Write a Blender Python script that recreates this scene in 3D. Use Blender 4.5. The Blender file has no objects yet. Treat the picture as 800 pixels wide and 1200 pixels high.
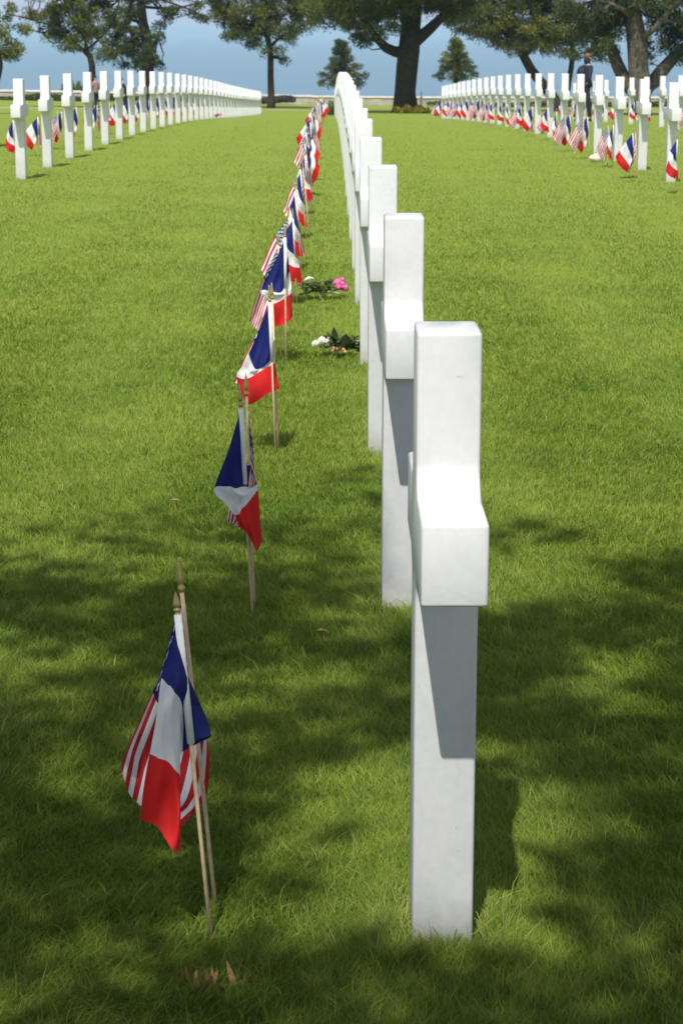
import bpy, bmesh, math, random
import numpy as np
from mathutils import Vector, Matrix, noise as mnoise
random.seed(7); rng = np.random.default_rng(11)
SC = bpy.context.scene; COL = SC.collection
PI = math.pi
# ------------------------------------------------------------------ camera numbers
FPX = 2350.0; CAMZ = 1.445
PITCH = math.atan((600-35)/FPX)
YAW = -12*math.cos(PITCH)/FPX            # turned a little to the right of the rows
def rayd(px, py):
    x = (px-400)/FPX; y = (600-py)/FPX
    c, s = math.cos(PITCH), math.sin(PITCH)
    dx, dy, dz = x, c + y*s, -s + y*c
    cy, sy = math.cos(YAW), math.sin(YAW)
    return dx*cy - dy*sy, dx*sy + dy*cy, dz
def at(px, py, Y):                        # point of the vertical plane at distance Y
    d = rayd(px, py); t = Y/d[1]
    return (d[0]*t, Y, CAMZ + d[2]*t)
GP = [(-400,-1.44),(-5,-1.44),(3,-1.445),(10,-1.475),(17,-1.49),(21,-1.50),(25,-1.53),(30,-1.60),(35,-1.70),(40,-1.83),
      (46,-2.01),(52,-2.23),(58,-2.45),(65,-2.73),(78,-3.21),(91,-3.68),(100,-3.90),(112,-4.2),(125,-4.48),(127,-4.52)]
_gy = np.arange(-60, 127.01, 0.5); _gz = np.interp(_gy, [p[0] for p in GP], [p[1] for p in GP])
_k = np.ones(9)/9; _gzs = np.convolve(np.pad(_gz, 4, mode='edge'), _k, mode='valid')
def gz(x, y):
    return CAMZ - .034*np.clip((22-np.asarray(y))/15, 0, 1) + np.interp(y, _gy, _gzs) - 0.006*np.clip(x, -8, 8) - 0.016*np.clip(x, -30, 0)*np.clip((np.asarray(y)-92)/28, 0, 1)
def G(x, y): return float(gz(x, y))
# ------------------------------------------------------------------ object helpers
def link(name, me, mat=None, parent=None, smooth=False):
    o = bpy.data.objects.new(name, me); COL.objects.link(o)
    if mat is not None and me is not None: me.materials.append(mat)
    if parent is not None: o.parent = parent
    if smooth and me is not None:
        me.polygons.foreach_set('use_smooth', [True]*len(me.polygons))
    return o
def tag(o, label=None, cat=None, group=None, kind=None):
    if label: o['label'] = label
    if cat: o['category'] = cat
    if group: o['group'] = group
    if kind: o['kind'] = kind
    return o
def empty(name, loc, rz=0):
    o = bpy.data.objects.new(name, None); COL.objects.link(o)
    o.location = loc; o.rotation_euler = (0, 0, rz); o.empty_display_size = .2
    return o
def children(o): return [c for c in bpy.data.objects if c.parent == o]
def copy_tree(o, parent=None, kids=None):
    c = o.copy(); COL.objects.link(c); c.parent = parent
    for ch in KIDS.get(o.name, []): copy_tree(ch, c)
    return c
KIDS = {}
def kid(parent, child):
    KIDS.setdefault(parent.name, []).append(child); return child
def npmesh(name, V, F):
    """V (n,3); F (m,k) equal-sized faces"""
    V = np.asarray(V, np.float32); F = np.asarray(F, np.int32)
    me = bpy.data.meshes.new(name)
    me.vertices.add(len(V)); me.vertices.foreach_set('co', V.ravel())
    me.loops.add(F.size); me.loops.foreach_set('vertex_index', F.ravel())
    me.polygons.add(len(F)); k = F.shape[1]
    me.polygons.foreach_set('loop_start', np.arange(0, F.size, k, dtype=np.int32))
    me.update(calc_edges=True)
    return me
class MB:
    def __init__(s): s.v = []; s.f = []
    def add(s, v, f):
        n = len(s.v); s.v += [tuple(p) for p in v]; s.f += [tuple(i+n for i in q) for q in f]
    def tube(s, pts, rad, seg=8, cap=True, jitter=0.0):
        n0 = len(s.v); pts = [Vector(p) for p in pts]; n = len(pts)
        if not hasattr(rad, '__len__'): rad = [rad]*n
        up = Vector((0.13, 0.21, 1)).normalized()
        prev = None
        for i, p in enumerate(pts):
            d = (pts[min(i+1, n-1)] - pts[max(i-1, 0)]).normalized()
            a = d.cross(Vector((0, 1, 0.1)) if abs(d.z) > .7 else up).normalized()
            if prev is not None and a.dot(prev) < 0: a = -a
            prev = a; b = d.cross(a)
            for k in range(seg):
                t = 2*PI*k/seg
                r = rad[i]*(1+jitter*random.uniform(-1, 1))
                s.v.append(tuple(p + a*math.cos(t)*r + b*math.sin(t)*r))
        for i in range(n-1):
            for k in range(seg):
                a0 = n0+i*seg+k; a1 = n0+i*seg+(k+1) % seg
                s.f.append((a0, a1, a1+seg, a0+seg))
        if cap:
            s.f.append(tuple(n0+k for k in range(seg))[::-1]); s.f.append(tuple(n0+(n-1)*seg+k for k in range(seg)))
    def lathe(s, prof, org=(0, 0, 0), axis=None, seg=10):
        """prof: (r, h) along axis"""
        ax = Vector(axis or (0, 0, 1)).normalized(); a = ax.orthogonal().normalized(); b = ax.cross(a)
        n0 = len(s.v); o = Vector(org)
        for r, h in prof:
            for k in range(seg):
                t = 2*PI*k/seg
                s.v.append(tuple(o + ax*h + a*math.cos(t)*r + b*math.sin(t)*r))
        for i in range(len(prof)-1):
            for k in range(seg):
                a0 = n0+i*seg+k; a1 = n0+i*seg+(k+1) % seg
                s.f.append((a0, a1, a1+seg, a0+seg))
        s.f.append(tuple(n0+k for k in range(seg))[::-1]); s.f.append(tuple(n0+(len(prof)-1)*seg+k for k in range(seg)))
    def blob(s, c, r, seg=10, rings=7, amp=0.0):
        n0 = len(s.v)
        for i in range(rings+1):
            th = PI*i/rings
            for k in range(seg):
                ph = 2*PI*k/seg
                d = Vector((math.sin(th)*math.cos(ph), math.sin(th)*math.sin(ph), math.cos(th)))
                q = 1+amp*mnoise.noise(d*2+Vector(c))
                s.v.append((c[0]+d.x*r[0]*q, c[1]+d.y*r[1]*q, c[2]+d.z*r[2]*q))
        for i in range(rings):
            for k in range(seg):
                a0 = n0+i*seg+k; a1 = n0+i*seg+(k+1) % seg
                s.f.append((a0, a0+seg, a1+seg, a1))
    def build(s, name, mat, parent=None, smooth=True):
        me = bpy.data.meshes.new(name); me.from_pydata(s.v, [], s.f); me.validate(); me.update()
        return link(name, me, mat, parent, smooth)
# ------------------------------------------------------------------ materials
def newmat(name):
    m = bpy.data.materials.new(name); m.use_nodes = True
    nt = m.node_tree; b = nt.nodes['Principled BSDF']
    return m, nt, b
def nd(nt, t, **kw):
    n = nt.nodes.new(t)
    for k, v in kw.items():
        if k.startswith('i_'): n.inputs[k[2:].replace('_', ' ')].default_value = v
        else: setattr(n, k, v)
    return n
def math_n(nt, op, a, b=None, c=None, clamp=False):
    n = nt.nodes.new('ShaderNodeMath'); n.operation = op; n.use_clamp = clamp
    for i, x in enumerate((a, b, c)):
        if x is None: continue
        if isinstance(x, (int, float)): n.inputs[i].default_value = x
        else: nt.links.new(x, n.inputs[i])
    return n.outputs[0]
def mixc(nt, fac, a, b, blend='MIX'):
    n = nt.nodes.new('ShaderNodeMix'); n.data_type = 'RGBA'; n.blend_type = blend
    for s, x in ((0, fac), (6, a), (7, b)):
        if isinstance(x, (int, float)): n.inputs[s].default_value = x
        elif isinstance(x, tuple): n.inputs[s].default_value = (*x[:3], 1)
        else: nt.links.new(x, n.inputs[s])
    return n.outputs[2]
def ramp(nt, fac, stops):
    n = nt.nodes.new('ShaderNodeValToRGB'); e = n.color_ramp.elements
    while len(e) > 1: e.remove(e[-1])
    e[0].position = stops[0][0]; e[0].color = (*stops[0][1], 1)
    for p, c in stops[1:]:
        k = e.new(p); k.color = (*c, 1)
    nt.links.new(fac, n.inputs[0]); return n.outputs[0]
def noise_mat(name, c1, c2, scale=5, rough=.8, bump=0.0, bscale=None, detail=4, spec=.3):
    m, nt, b = newmat(name)
    tc = nd(nt, 'ShaderNodeTexCoord')
    n = nd(nt, 'ShaderNodeTexNoise', i_Scale=scale, i_Detail=detail)
    nt.links.new(tc.outputs['Object'], n.inputs['Vector'])
    c = ramp(nt, n.outputs['Fac'], [(.3, c1), (.7, c2)])
    nt.links.new(c, b.inputs['Base Color'])
    b.inputs['Roughness'].default_value = rough; b.inputs['Specular IOR Level'].default_value = spec
    if bump:
        n2 = nd(nt, 'ShaderNodeTexNoise', i_Scale=bscale or scale*4, i_Detail=5)
        nt.links.new(tc.outputs['Object'], n2.inputs['Vector'])
        bp = nd(nt, 'ShaderNodeBump', i_Strength=bump, i_Distance=.02)
        nt.links.new(n2.outputs['Fac'], bp.inputs['Height']); nt.links.new(bp.outputs[0], b.inputs['Normal'])
    return m
M = {}
# marble
m, nt, b = newmat('white_marble')
tc = nd(nt, 'ShaderNodeTexCoord'); oi = nd(nt, 'ShaderNodeObjectInfo')
vm = nd(nt, 'ShaderNodeVectorMath', operation='MULTIPLY_ADD')
nt.links.new(tc.outputs['Object'], vm.inputs[0]); vm.inputs[1].default_value = (1, 1, 1)
cmb = nd(nt, 'ShaderNodeCombineXYZ')
nt.links.new(math_n(nt, 'MULTIPLY', oi.outputs['Random'], 40), cmb.inputs[0]); nt.links.new(cmb.outputs[0], vm.inputs[2])
n1 = nd(nt, 'ShaderNodeTexNoise', i_Scale=3.0, i_Detail=5, i_Distortion=.8); nt.links.new(vm.outputs[0], n1.inputs['Vector'])
n2 = nd(nt, 'ShaderNodeTexNoise', i_Scale=60, i_Detail=3); nt.links.new(vm.outputs[0], n2.inputs['Vector'])
c = ramp(nt, n1.outputs['Fac'], [(.30, (.55, .55, .55)), (.42, (.60, .60, .60)), (.7, (.64, .64, .64))])
c = mixc(nt, .07, c, ramp(nt, n2.outputs['Fac'], [(.4, (.5, .5, .5)), (.6, (.78, .78, .78))]))
sx = nd(nt, 'ShaderNodeSeparateXYZ'); nt.links.new(tc.outputs['Object'], sx.inputs[0])
nv = nd(nt, 'ShaderNodeTexNoise', i_Scale=4.5, i_Detail=8, i_Distortion=1.6); nt.links.new(vm.outputs[0], nv.inputs['Vector'])
vein = math_n(nt, 'SUBTRACT', 1.0, math_n(nt, 'MULTIPLY', math_n(nt, 'ABSOLUTE', math_n(nt, 'SUBTRACT', nv.outputs['Fac'], .5)), 28), None, True)
c = mixc(nt, math_n(nt, 'MULTIPLY', vein, .16), c, (.45, .46, .47))
spk = nd(nt, 'ShaderNodeTexNoise', i_Scale=95, i_Detail=2); nt.links.new(vm.outputs[0], spk.inputs['Vector'])
c = mixc(nt, math_n(nt, 'MULTIPLY', math_n(nt, 'GREATER_THAN', spk.outputs['Fac'], .755), .5), c, (.25, .24, .2))
bpm = nd(nt, 'ShaderNodeBump', i_Strength=.25, i_Distance=.0015); nt.links.new(n2.outputs['Fac'], bpm.inputs['Height']); nt.links.new(bpm.outputs[0], b.inputs['Normal'])
hh = math_n(nt, 'ADD', math_n(nt, 'MULTIPLY', n2.outputs['Fac'], .05), sx.outputs['Z'])
g = nd(nt, 'ShaderNodeMapRange', i_From_Min=.02, i_From_Max=.10, i_To_Min=.6, i_To_Max=0.0)
nt.links.new(hh, g.inputs[0])
c = mixc(nt, g.outputs[0], c, (.36, .35, .27))
nt.links.new(c, b.inputs['Base Color']); b.inputs['Roughness'].default_value = .42
b.inputs['Specular IOR Level'].default_value = .4
M['marble'] = m
# grass blades
def grass_mat(name, tr=.42):
    m, nt, b = newmat(name)
    out = nt.nodes['Material Output']
    at_ = nd(nt, 'ShaderNodeAttribute', attribute_name='tint')
    geo = nd(nt, 'ShaderNodeNewGeometry')
    n1 = nd(nt, 'ShaderNodeTexNoise', i_Scale=.9, i_Detail=4); nt.links.new(geo.outputs['Position'], n1.inputs['Vector'])
    n3 = nd(nt, 'ShaderNodeTexNoise', i_Scale=9.0, i_Detail=5); nt.links.new(geo.outputs['Position'], n3.inputs['Vector'])
    c = ramp(nt, at_.outputs['Fac'], [(0, (.046, .128, .012)), (.45, (.166, .282, .028)), (.8, (.330, .405, .055)), (.95, (.38, .41, .11)), (1.0, (.48, .43, .22))])
    c2 = mixc(nt, .75, c, (.115, .185, .024))
    nn = math_n(nt, 'ADD', math_n(nt, 'MULTIPLY', n1.outputs['Fac'], .6), math_n(nt, 'MULTIPLY', n3.outputs['Fac'], .4))
    f = nd(nt, 'ShaderNodeMapRange', i_From_Min=.36, i_From_Max=.62); nt.links.new(nn, f.inputs[0])
    c = mixc(nt, f.outputs[0], mixc(nt, 1.0, c, (.68, .74, .62), 'MULTIPLY'), mixc(nt, .5, c, (.36, .40, .068)))
    nt.links.new(c, b.inputs['Base Color']); b.inputs['Roughness'].default_value = .55; b.inputs['Specular IOR Level'].default_value = .22
    tl = nd(nt, 'ShaderNodeBsdfTranslucent'); nt.links.new(mixc(nt, .3, c, (.30, .38, .03)), tl.inputs[0])
    mx = nd(nt, 'ShaderNodeMixShader'); mx.inputs[0].default_value = tr
    nt.links.new(b.outputs[0], mx.inputs[1]); nt.links.new(tl.outputs[0], mx.inputs[2]); nt.links.new(mx.outputs[0], out.inputs['Surface'])
    return m
M['grass'] = grass_mat('grass_blade')
# lawn sheet
m, nt, b = newmat('lawn_soil')
geo = nd(nt, 'ShaderNodeNewGeometry')
n1 = nd(nt, 'ShaderNodeTexNoise', i_Scale=1.0, i_Detail=6); nt.links.new(geo.outputs['Position'], n1.inputs['Vector'])
n2 = nd(nt, 'ShaderNodeTexNoise', i_Scale=45, i_Detail=6); nt.links.new(geo.outputs['Position'], n2.inputs['Vector'])
c = ramp(nt, n2.outputs['Fac'], [(.3, (.08, .12, .022)), (.5, (.18, .235, .04)), (.7, (.29, .33, .07))])
c = mixc(nt, math_n(nt, 'MULTIPLY', n1.outputs['Fac'], .6), c, (.24, .31, .05))
nt.links.new(c, b.inputs['Base Color']); b.inputs['Roughness'].default_value = .95; b.inputs['Specular IOR Level'].default_value = .05
bp = nd(nt, 'ShaderNodeBump', i_Strength=.9, i_Distance=.03); nt.links.new(n2.outputs['Fac'], bp.inputs['Height']); nt.links.new(bp.outputs[0], b.inputs['Normal'])
M['lawn'] = m
M['path'] = noise_mat('gravel_path', (.30, .25, .18), (.42, .36, .27), 30, .95, .3)
# sea
m, nt, b = newmat('sea_water')
geo = nd(nt, 'ShaderNodeNewGeometry')
mp = nd(nt, 'ShaderNodeMapping'); mp.inputs['Scale'].default_value = (.004, .02, 1); nt.links.new(geo.outputs['Position'], mp.inputs[0])
n1 = nd(nt, 'ShaderNodeTexNoise', i_Scale=1, i_Detail=8); nt.links.new(mp.outputs[0], n1.inputs['Vector'])
c = ramp(nt, n1.outputs['Fac'], [(.35, (.07, .15, .21)), (.65, (.10, .19, .25))])
nt.links.new(c, b.inputs['Base Color']); b.inputs['Roughness'].default_value = .35
mp2 = nd(nt, 'ShaderNodeMapping'); mp2.inputs['Scale'].default_value = (.08, .25, 1); nt.links.new(geo.outputs['Position'], mp2.inputs[0])
n2 = nd(nt, 'ShaderNodeTexNoise', i_Scale=1, i_Detail=6); nt.links.new(mp2.outputs[0], n2.inputs['Vector'])
bp = nd(nt, 'ShaderNodeBump', i_Strength=.5, i_Distance=1.5); nt.links.new(n2.outputs['Fac'], bp.inputs['Height']); nt.links.new(bp.outputs[0], b.inputs['Normal'])
M['sea'] = m
# stone wall
m, nt, b = newmat('rubble_stone')
tc = nd(nt, 'ShaderNodeTexCoord')
mp = nd(nt, 'ShaderNodeMapping'); mp.inputs['Rotation'].default_value = (PI/2, 0, 0); nt.links.new(tc.outputs['Object'], mp.inputs[0])
br = nd(nt, 'ShaderNodeTexBrick', i_Scale=1.0); br.inputs['Brick Width'].default_value = .7; br.inputs['Row Height'].default_value = .19; br.inputs['Mortar Size'].default_value = .015
br.inputs['Color1'].default_value = (.30, .26, .21, 1); br.inputs['Color2'].default_value = (.42, .38, .31, 1); br.inputs['Mortar'].default_value = (.24, .22, .19, 1)
nt.links.new(mp.outputs[0], br.inputs['Vector'])
n1 = nd(nt, 'ShaderNodeTexNoise', i_Scale=1.2, i_Detail=6); nt.links.new(tc.outputs['Object'], n1.inputs['Vector'])
c = mixc(nt, .45, br.outputs['Color'], ramp(nt, n1.outputs['Fac'], [(.35, (.18, .15, .12)), (.65, (.50, .46, .40))]))
nt.links.new(c, b.inputs['Base Color']); b.inputs['Roughness'].default_value = .9
M['stone'] = m
M['cap'] = noise_mat('limestone_coping', (.52, .49, .43), (.68, .65, .58), 2, .85)
M['bark_dark'] = noise_mat('dark_bark', (.022, .017, .013), (.055, .043, .033), 7, .95, .5, 14)
M['bark_grey'] = noise_mat('grey_bark', (.06, .05, .04), (.15, .125, .10), 6, .95, .5, 14)
def foliage_mat(name, cols, tr=.22):
    m, nt, b = newmat(name); out = nt.nodes['Material Output']
    a = nd(nt, 'ShaderNodeAttribute', attribute_name='tint')
    c = ramp(nt, a.outputs['Fac'], cols)
    nt.links.new(c, b.inputs['Base Color']); b.inputs['Roughness'].default_value = .6; b.inputs['Specular IOR Level'].default_value = .25
    tl = nd(nt, 'ShaderNodeBsdfTranslucent'); nt.links.new(c, tl.inputs[0])
    mx = nd(nt, 'ShaderNodeMixShader'); mx.inputs[0].default_value = tr
    nt.links.new(b.outputs[0], mx.inputs[1]); nt.links.new(tl.outputs[0], mx.inputs[2]); nt.links.new(mx.outputs[0], out.inputs['Surface'])
    return m
M['pine'] = foliage_mat('pine_needles', [(0, (.024, .042, .010)), (.4, (.070, .095, .020)), (.75, (.16, .18, .038)), (1, (.27, .25, .07))])
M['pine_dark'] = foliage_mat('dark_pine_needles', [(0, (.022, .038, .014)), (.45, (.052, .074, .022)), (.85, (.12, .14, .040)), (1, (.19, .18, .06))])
M['shrub'] = foliage_mat('shrub_leaves', [(0, (.05, .08, .02)), (.6, (.10, .15, .035)), (1, (.20, .24, .06))])
M['hedge'] = foliage_mat('heather_hedge', [(0, (.045, .035, .035)), (.6, (.085, .07, .065)), (1, (.13, .12, .08))])
M['yellow_plant'] = foliage_mat('yellow_groundcover', [(0, (.14, .15, .02)), (.5, (.30, .26, .03)), (1, (.50, .38, .04))])
M['leafy'] = foliage_mat('dark_glossy_leaf', [(0, (.04, .07, .022)), (.5, (.08, .14, .035)), (1, (.22, .28, .09))], .15)
def plain(name, c, rough=.7, spec=.3, metal=0, var=.12, scale=20):
    a = tuple(max(0, x*(1-var)) for x in c); d = tuple(min(1, x*(1+var)) for x in c)
    m = noise_mat(name, a, d, scale, rough, 0, spec=spec); m.node_tree.nodes['Principled BSDF'].inputs['Metallic'].default_value = metal
    return m
M['wood'] = plain('pale_dowel_wood', (.68, .49, .30), .6, var=.18, scale=60)
M['brass'] = plain('gilt_finial', (.42, .33, .13), .38, .5, .45)
M['sleeve'] = plain('white_cloth_hem', (.78, .78, .80), .85)
# flags
def cloth_finish(m, nt, b, c, tr=.3):
    out = nt.nodes['Material Output']
    tc = nd(nt, 'ShaderNodeTexCoord'); w = nd(nt, 'ShaderNodeTexNoise', i_Scale=500, i_Detail=1); nt.links.new(tc.outputs['UV'], w.inputs['Vector'])
    bp = nd(nt, 'ShaderNodeBump', i_Strength=.12, i_Distance=.001); nt.links.new(w.outputs['Fac'], bp.inputs['Height']); nt.links.new(bp.outputs[0], b.inputs['Normal'])
    nt.links.new(c, b.inputs['Base Color']); b.inputs['Roughness'].default_value = .75; b.inputs['Specular IOR Level'].default_value = .25
    tl = nd(nt, 'ShaderNodeBsdfTranslucent'); nt.links.new(c, tl.inputs[0])
    mx = nd(nt, 'ShaderNodeMixShader'); mx.inputs[0].default_value = tr
    nt.links.new(b.outputs[0], mx.inputs[1]); nt.links.new(tl.outputs[0], mx.inputs[2]); nt.links.new(mx.outputs[0], out.inputs['Surface'])
BLUE = (.015, .022, .155); RED = (.68, .022, .022); WHITE = (.80, .80, .82)
m, nt, b = newmat('tricolour_cloth')
tc = nd(nt, 'ShaderNodeTexCoord'); sx = nd(nt, 'ShaderNodeSeparateXYZ'); nt.links.new(tc.outputs['UV'], sx.inputs[0])
c = mixc(nt, math_n(nt, 'GREATER_THAN', sx.outputs[0], 1/3), BLUE, WHITE)
c = mixc(nt, math_n(nt, 'GREATER_THAN', sx.outputs[0], 2/3), c, RED)
cloth_finish(m, nt, b, c); M['french'] = m
m, nt, b = newmat('stars_and_stripes_cloth')
tc = nd(nt, 'ShaderNodeTexCoord'); sx = nd(nt, 'ShaderNodeSeparateXYZ'); nt.links.new(tc.outputs['UV'], sx.inputs[0])
U, V_ = sx.outputs[0], sx.outputs[1]           # v = 0 at the top
st = math_n(nt, 'LESS_THAN', math_n(nt, 'MODULO', math_n(nt, 'FLOOR', math_n(nt, 'MULTIPLY', V_, 13)), 2), .5)
c = mixc(nt, st, WHITE, (.50, .02, .03))
can = math_n(nt, 'MULTIPLY', math_n(nt, 'LESS_THAN', U, .4), math_n(nt, 'LESS_THAN', V_, 7/13))
def starmask(ou, ov):
    cu, cv = .4/6, (7/13)/5
    x = math_n(nt, 'SUBTRACT', math_n(nt, 'FRACT', math_n(nt, 'ADD', math_n(nt, 'DIVIDE', U, cu), ou)), .5)
    y = math_n(nt, 'SUBTRACT', .5, math_n(nt, 'FRACT', math_n(nt, 'ADD', math_n(nt, 'DIVIDE', V_, cv), ov)))
    x = math_n(nt, 'MULTIPLY', x, cu*1.5); y = math_n(nt, 'MULTIPLY', y, cv)
    r = math_n(nt, 'SQRT', math_n(nt, 'ADD', math_n(nt, 'MULTIPLY', x, x), math_n(nt, 'MULTIPLY', y, y)))
    a = math_n(nt, 'ARCTAN2', x, y)
    k = math_n(nt, 'PINGPONG', a, PI/5)           # 0 at a tip, pi/5 in a notch
    t = math_n(nt, 'DIVIDE', k, PI/5)
    R = math_n(nt, 'SUBTRACT', .036, math_n(nt, 'MULTIPLY', math_n(nt, 'POWER', t, .6), .020))
    return math_n(nt, 'LESS_THAN', r, R)
s1 = starmask(0, 0)
in2 = math_n(nt, 'MULTIPLY', math_n(nt, 'GREATER_THAN', U, .4/12), math_n(nt, 'LESS_THAN', U, .4-.4/12))
in2 = math_n(nt, 'MULTIPLY', in2, math_n(nt, 'MULTIPLY', math_n(nt, 'GREATER_THAN', V_, 7/130), math_n(nt, 'LESS_THAN', V_, 7/13-7/130)))
s2 = math_n(nt, 'MULTIPLY', starmask(.5, .5), in2)
cc = mixc(nt, math_n(nt, 'MAXIMUM', s1, s2), (.022, .026, .13), WHITE)
c = mixc(nt, can, c, cc)
cloth_finish(m, nt, b, c); M['american'] = m

# ------------------------------------------------------------------ world, sun, camera
SUN = Vector((-.22, -1.0, 1.59)).normalized()            # towards the sun
w = bpy.data.worlds.new('World'); SC.world = w; w.use_nodes = True
nt = w.node_tree; bg = nt.nodes['Background']
sky = nt.nodes.new('ShaderNodeTexSky'); sky.sky_type = 'NISHITA'; sky.sun_disc = False
sky.sun_elevation = math.asin(SUN.z); sky.sun_rotation = math.atan2(SUN.x, SUN.y)
sky.air_density = 1.0; sky.dust_density = .6; sky.ozone_density = 1.5; sky.altitude = 0
tcw = nt.nodes.new('ShaderNodeTexCoord'); sxw = nt.nodes.new('ShaderNodeSeparateXYZ'); cmw = nt.nodes.new('ShaderNodeCombineXYZ')
nt.links.new(tcw.outputs['Generated'], sxw.inputs[0]); nt.links.new(sxw.outputs[0], cmw.inputs[0]); nt.links.new(sxw.outputs[1], cmw.inputs[1])
nt.links.new(math_n(nt, 'ADD', math_n(nt, 'MAXIMUM', sxw.outputs[2], 0.0), .38), cmw.inputs[2])
nrm = nt.nodes.new('ShaderNodeVectorMath'); nrm.operation = 'NORMALIZE'; nt.links.new(cmw.outputs[0], nrm.inputs[0]); nt.links.new(nrm.outputs[0], sky.inputs[0])
hs = nt.nodes.new('ShaderNodeHueSaturation'); hs.inputs['Saturation'].default_value = .52; nt.links.new(sky.outputs[0], hs.inputs['Color'])
nt.links.new(hs.outputs[0], bg.inputs['Color']); bg.inputs['Strength'].default_value = .15
sl = bpy.data.lights.new('sun', 'SUN'); sl.energy = 4.3; sl.angle = math.radians(.53); sl.color = (1, .965, .90)
so = bpy.data.objects.new('sun', sl); COL.objects.link(so); so.rotation_euler = SUN.to_track_quat('Z', 'Y').to_euler(); so.location = (0, -30, 60)
cam = bpy.data.cameras.new('camera'); co = bpy.data.objects.new('camera', cam); COL.objects.link(co); SC.camera = co
cam.sensor_fit = 'VERTICAL'; cam.sensor_height = 36; cam.sensor_width = 24; cam.lens = FPX/1200*36
cam.clip_start = .05; cam.clip_end = 80000
co.location = (0, 0, CAMZ); co.rotation_euler = (PI/2-PITCH, 0, YAW)
cam.dof.use_dof = True; cam.dof.focus_distance = 4.0; cam.dof.aperture_fstop = 20
SC.view_settings.view_transform = 'Standard'; SC.view_settings.look = 'None'; SC.view_settings.gamma = 1
SC.view_settings.exposure = 0.38
try:
    SC.cycles.max_bounces = 8; SC.cycles.transparent_max_bounces = 8; SC.cycles.caustics_reflective = False; SC.cycles.caustics_refractive = False
except Exception: pass

# ------------------------------------------------------------------ setting
ys = np.concatenate([[-400, -200, -100, -60, -30, -10], np.arange(-5, 127, 1.0), [127, 130, 136, 150, 165]])
xs = np.concatenate([[-700, -300, -120, -60], np.arange(-40, 41, 2.0), [60, 120, 300, 700]])
XX, YY = np.meshgrid(xs, ys)
ZZ = gz(XX, YY)
cl = {130: -1.0, 136: -6, 150: -30, 165: -50.5}
for k, v in cl.items(): ZZ[YY == k] = -3.4 + v
V = np.stack([XX, YY, ZZ], -1).reshape(-1, 3); nx = len(xs)
F = [(j*nx+i, j*nx+i+1, (j+1)*nx+i+1, (j+1)*nx+i) for j in range(len(ys)-1) for i in range(nx-1)]
o = link('ground', npmesh('ground', V, F), M['lawn'], smooth=True); tag(o, kind='structure')
o = link('sea', npmesh('sea', [(-40000, 140, -51), (40000, 140, -51), (40000, 60000, -51), (-40000, 60000, -51)], [(0, 1, 2, 3)]), M['sea']); tag(o, kind='structure')
py = np.array([102.2, 103.0, 104.2]); px = np.arange(-60, 61, 4.0)
XX, YY = np.meshgrid(px, py); ZZ = gz(XX, YY)+.006
V = np.stack([XX, YY, ZZ], -1).reshape(-1, 3); nx = len(px)
F = [(j*nx+i, j*nx+i+1, (j+1)*nx+i+1, (j+1)*nx+i) for j in range(2) for i in range(nx-1)]
o = link('path', npmesh('path', V, F), M['path']); tag(o, kind='structure')
# boundary wall
def boxv(x0, x1, y0, y1, z0, z1):
    return ([(x0, y0, z0), (x1, y0, z0), (x1, y1, z0), (x0, y1, z0), (x0, y0, z1), (x1, y0, z1), (x1, y1, z1), (x0, y1, z1)],
            [(3, 2, 1, 0), (4, 5, 6, 7), (0, 1, 5, 4), (1, 2, 6, 5), (2, 3, 7, 6), (3, 0, 4, 7)])
WY = 125.0; wb = G(0, WY); wt = at(400, 112.5, WY)[2]
wall = empty('stone_wall', (0, WY, wb)); tag(wall, 'low rubble stone wall with pale coping between the lawn and the sea', 'wall')
def wz(x): return G(x, WY)-wb
mb = MB()
wxs = [-75, -30, 0, 75]
for xa_, xb_ in zip(wxs[:-1], wxs[1:]):
    v, f = boxv(xa_, xb_, 0, .45, -.5, wt-wb-.10); v = [(p[0], p[1], p[2]+wz(p[0])) for p in v]; mb.add(v, f)
mb.build('wall_face', M['stone'], wall, False)
mb = MB()
x = -75.0
while x < 75:
    L = random.uniform(1.0, 1.5); q = wz(x+L/2); mb.add(*boxv(x+.004, min(x+L, 75)-.004, -.05, .5, q+wt-wb-.098, q+wt-wb+random.uniform(-.006, .012))); x += L
mb.build('coping', M['cap'], wall, False)

# ------------------------------------------------------------------ crosses
def cross_mesh():
    u = .065; a = .262; z0, z1, z2, z3 = -.12, .622, .748, 1.0; r = .05
    def arc(cx, cz, a0, a1, n=6): return [(cx+r*math.cos(a0+(a1-a0)*k/n), cz+r*math.sin(a0+(a1-a0)*k/n)) for k in range(n+1)]
    P = [(-u, z0), (u, z0)]
    P += arc(u+r, z1-r, PI, PI/2)
    P += [(a, z1), (a, z2)]
    P += arc(u+r, z2+r, -PI/2, -PI)
    P += [(u, z3), (-u, z3)]
    P += arc(-u-r, z2+r, 0, -PI/2)
    P += [(-a, z2), (-a, z1)]
    P += arc(-u-r, z1-r, PI/2, 0)
    bm = bmesh.new(); t = .0495
    vs = [bm.verts.new((-t, y, z)) for y, z in P]
    f = bm.faces.new(vs)
    r_ = bmesh.ops.extrude_face_region(bm, geom=[f])
    for v in [g for g in r_['geom'] if isinstance(g, bmesh.types.BMVert)]: v.co.x = t
    bmesh.ops.recalc_face_normals(bm, faces=bm.faces)
    es = [e for e in bm.edges if len(e.link_faces) == 2 and e.calc_face_angle() > .6]
    bmesh.ops.bevel(bm, geom=es, offset=.0055, segments=3, profile=.5, affect='EDGES', clamp_overlap=True)
    me = bpy.data.meshes.new('marble_cross'); bm.to_mesh(me); bm.free()
    me.polygons.foreach_set('use_smooth', [True]*len(me.polygons))
    try: me.set_sharp_from_angle(angle=math.radians(50))
    except Exception: pass
    me.materials.append(M['marble']); return me
CM = cross_mesh()
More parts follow.
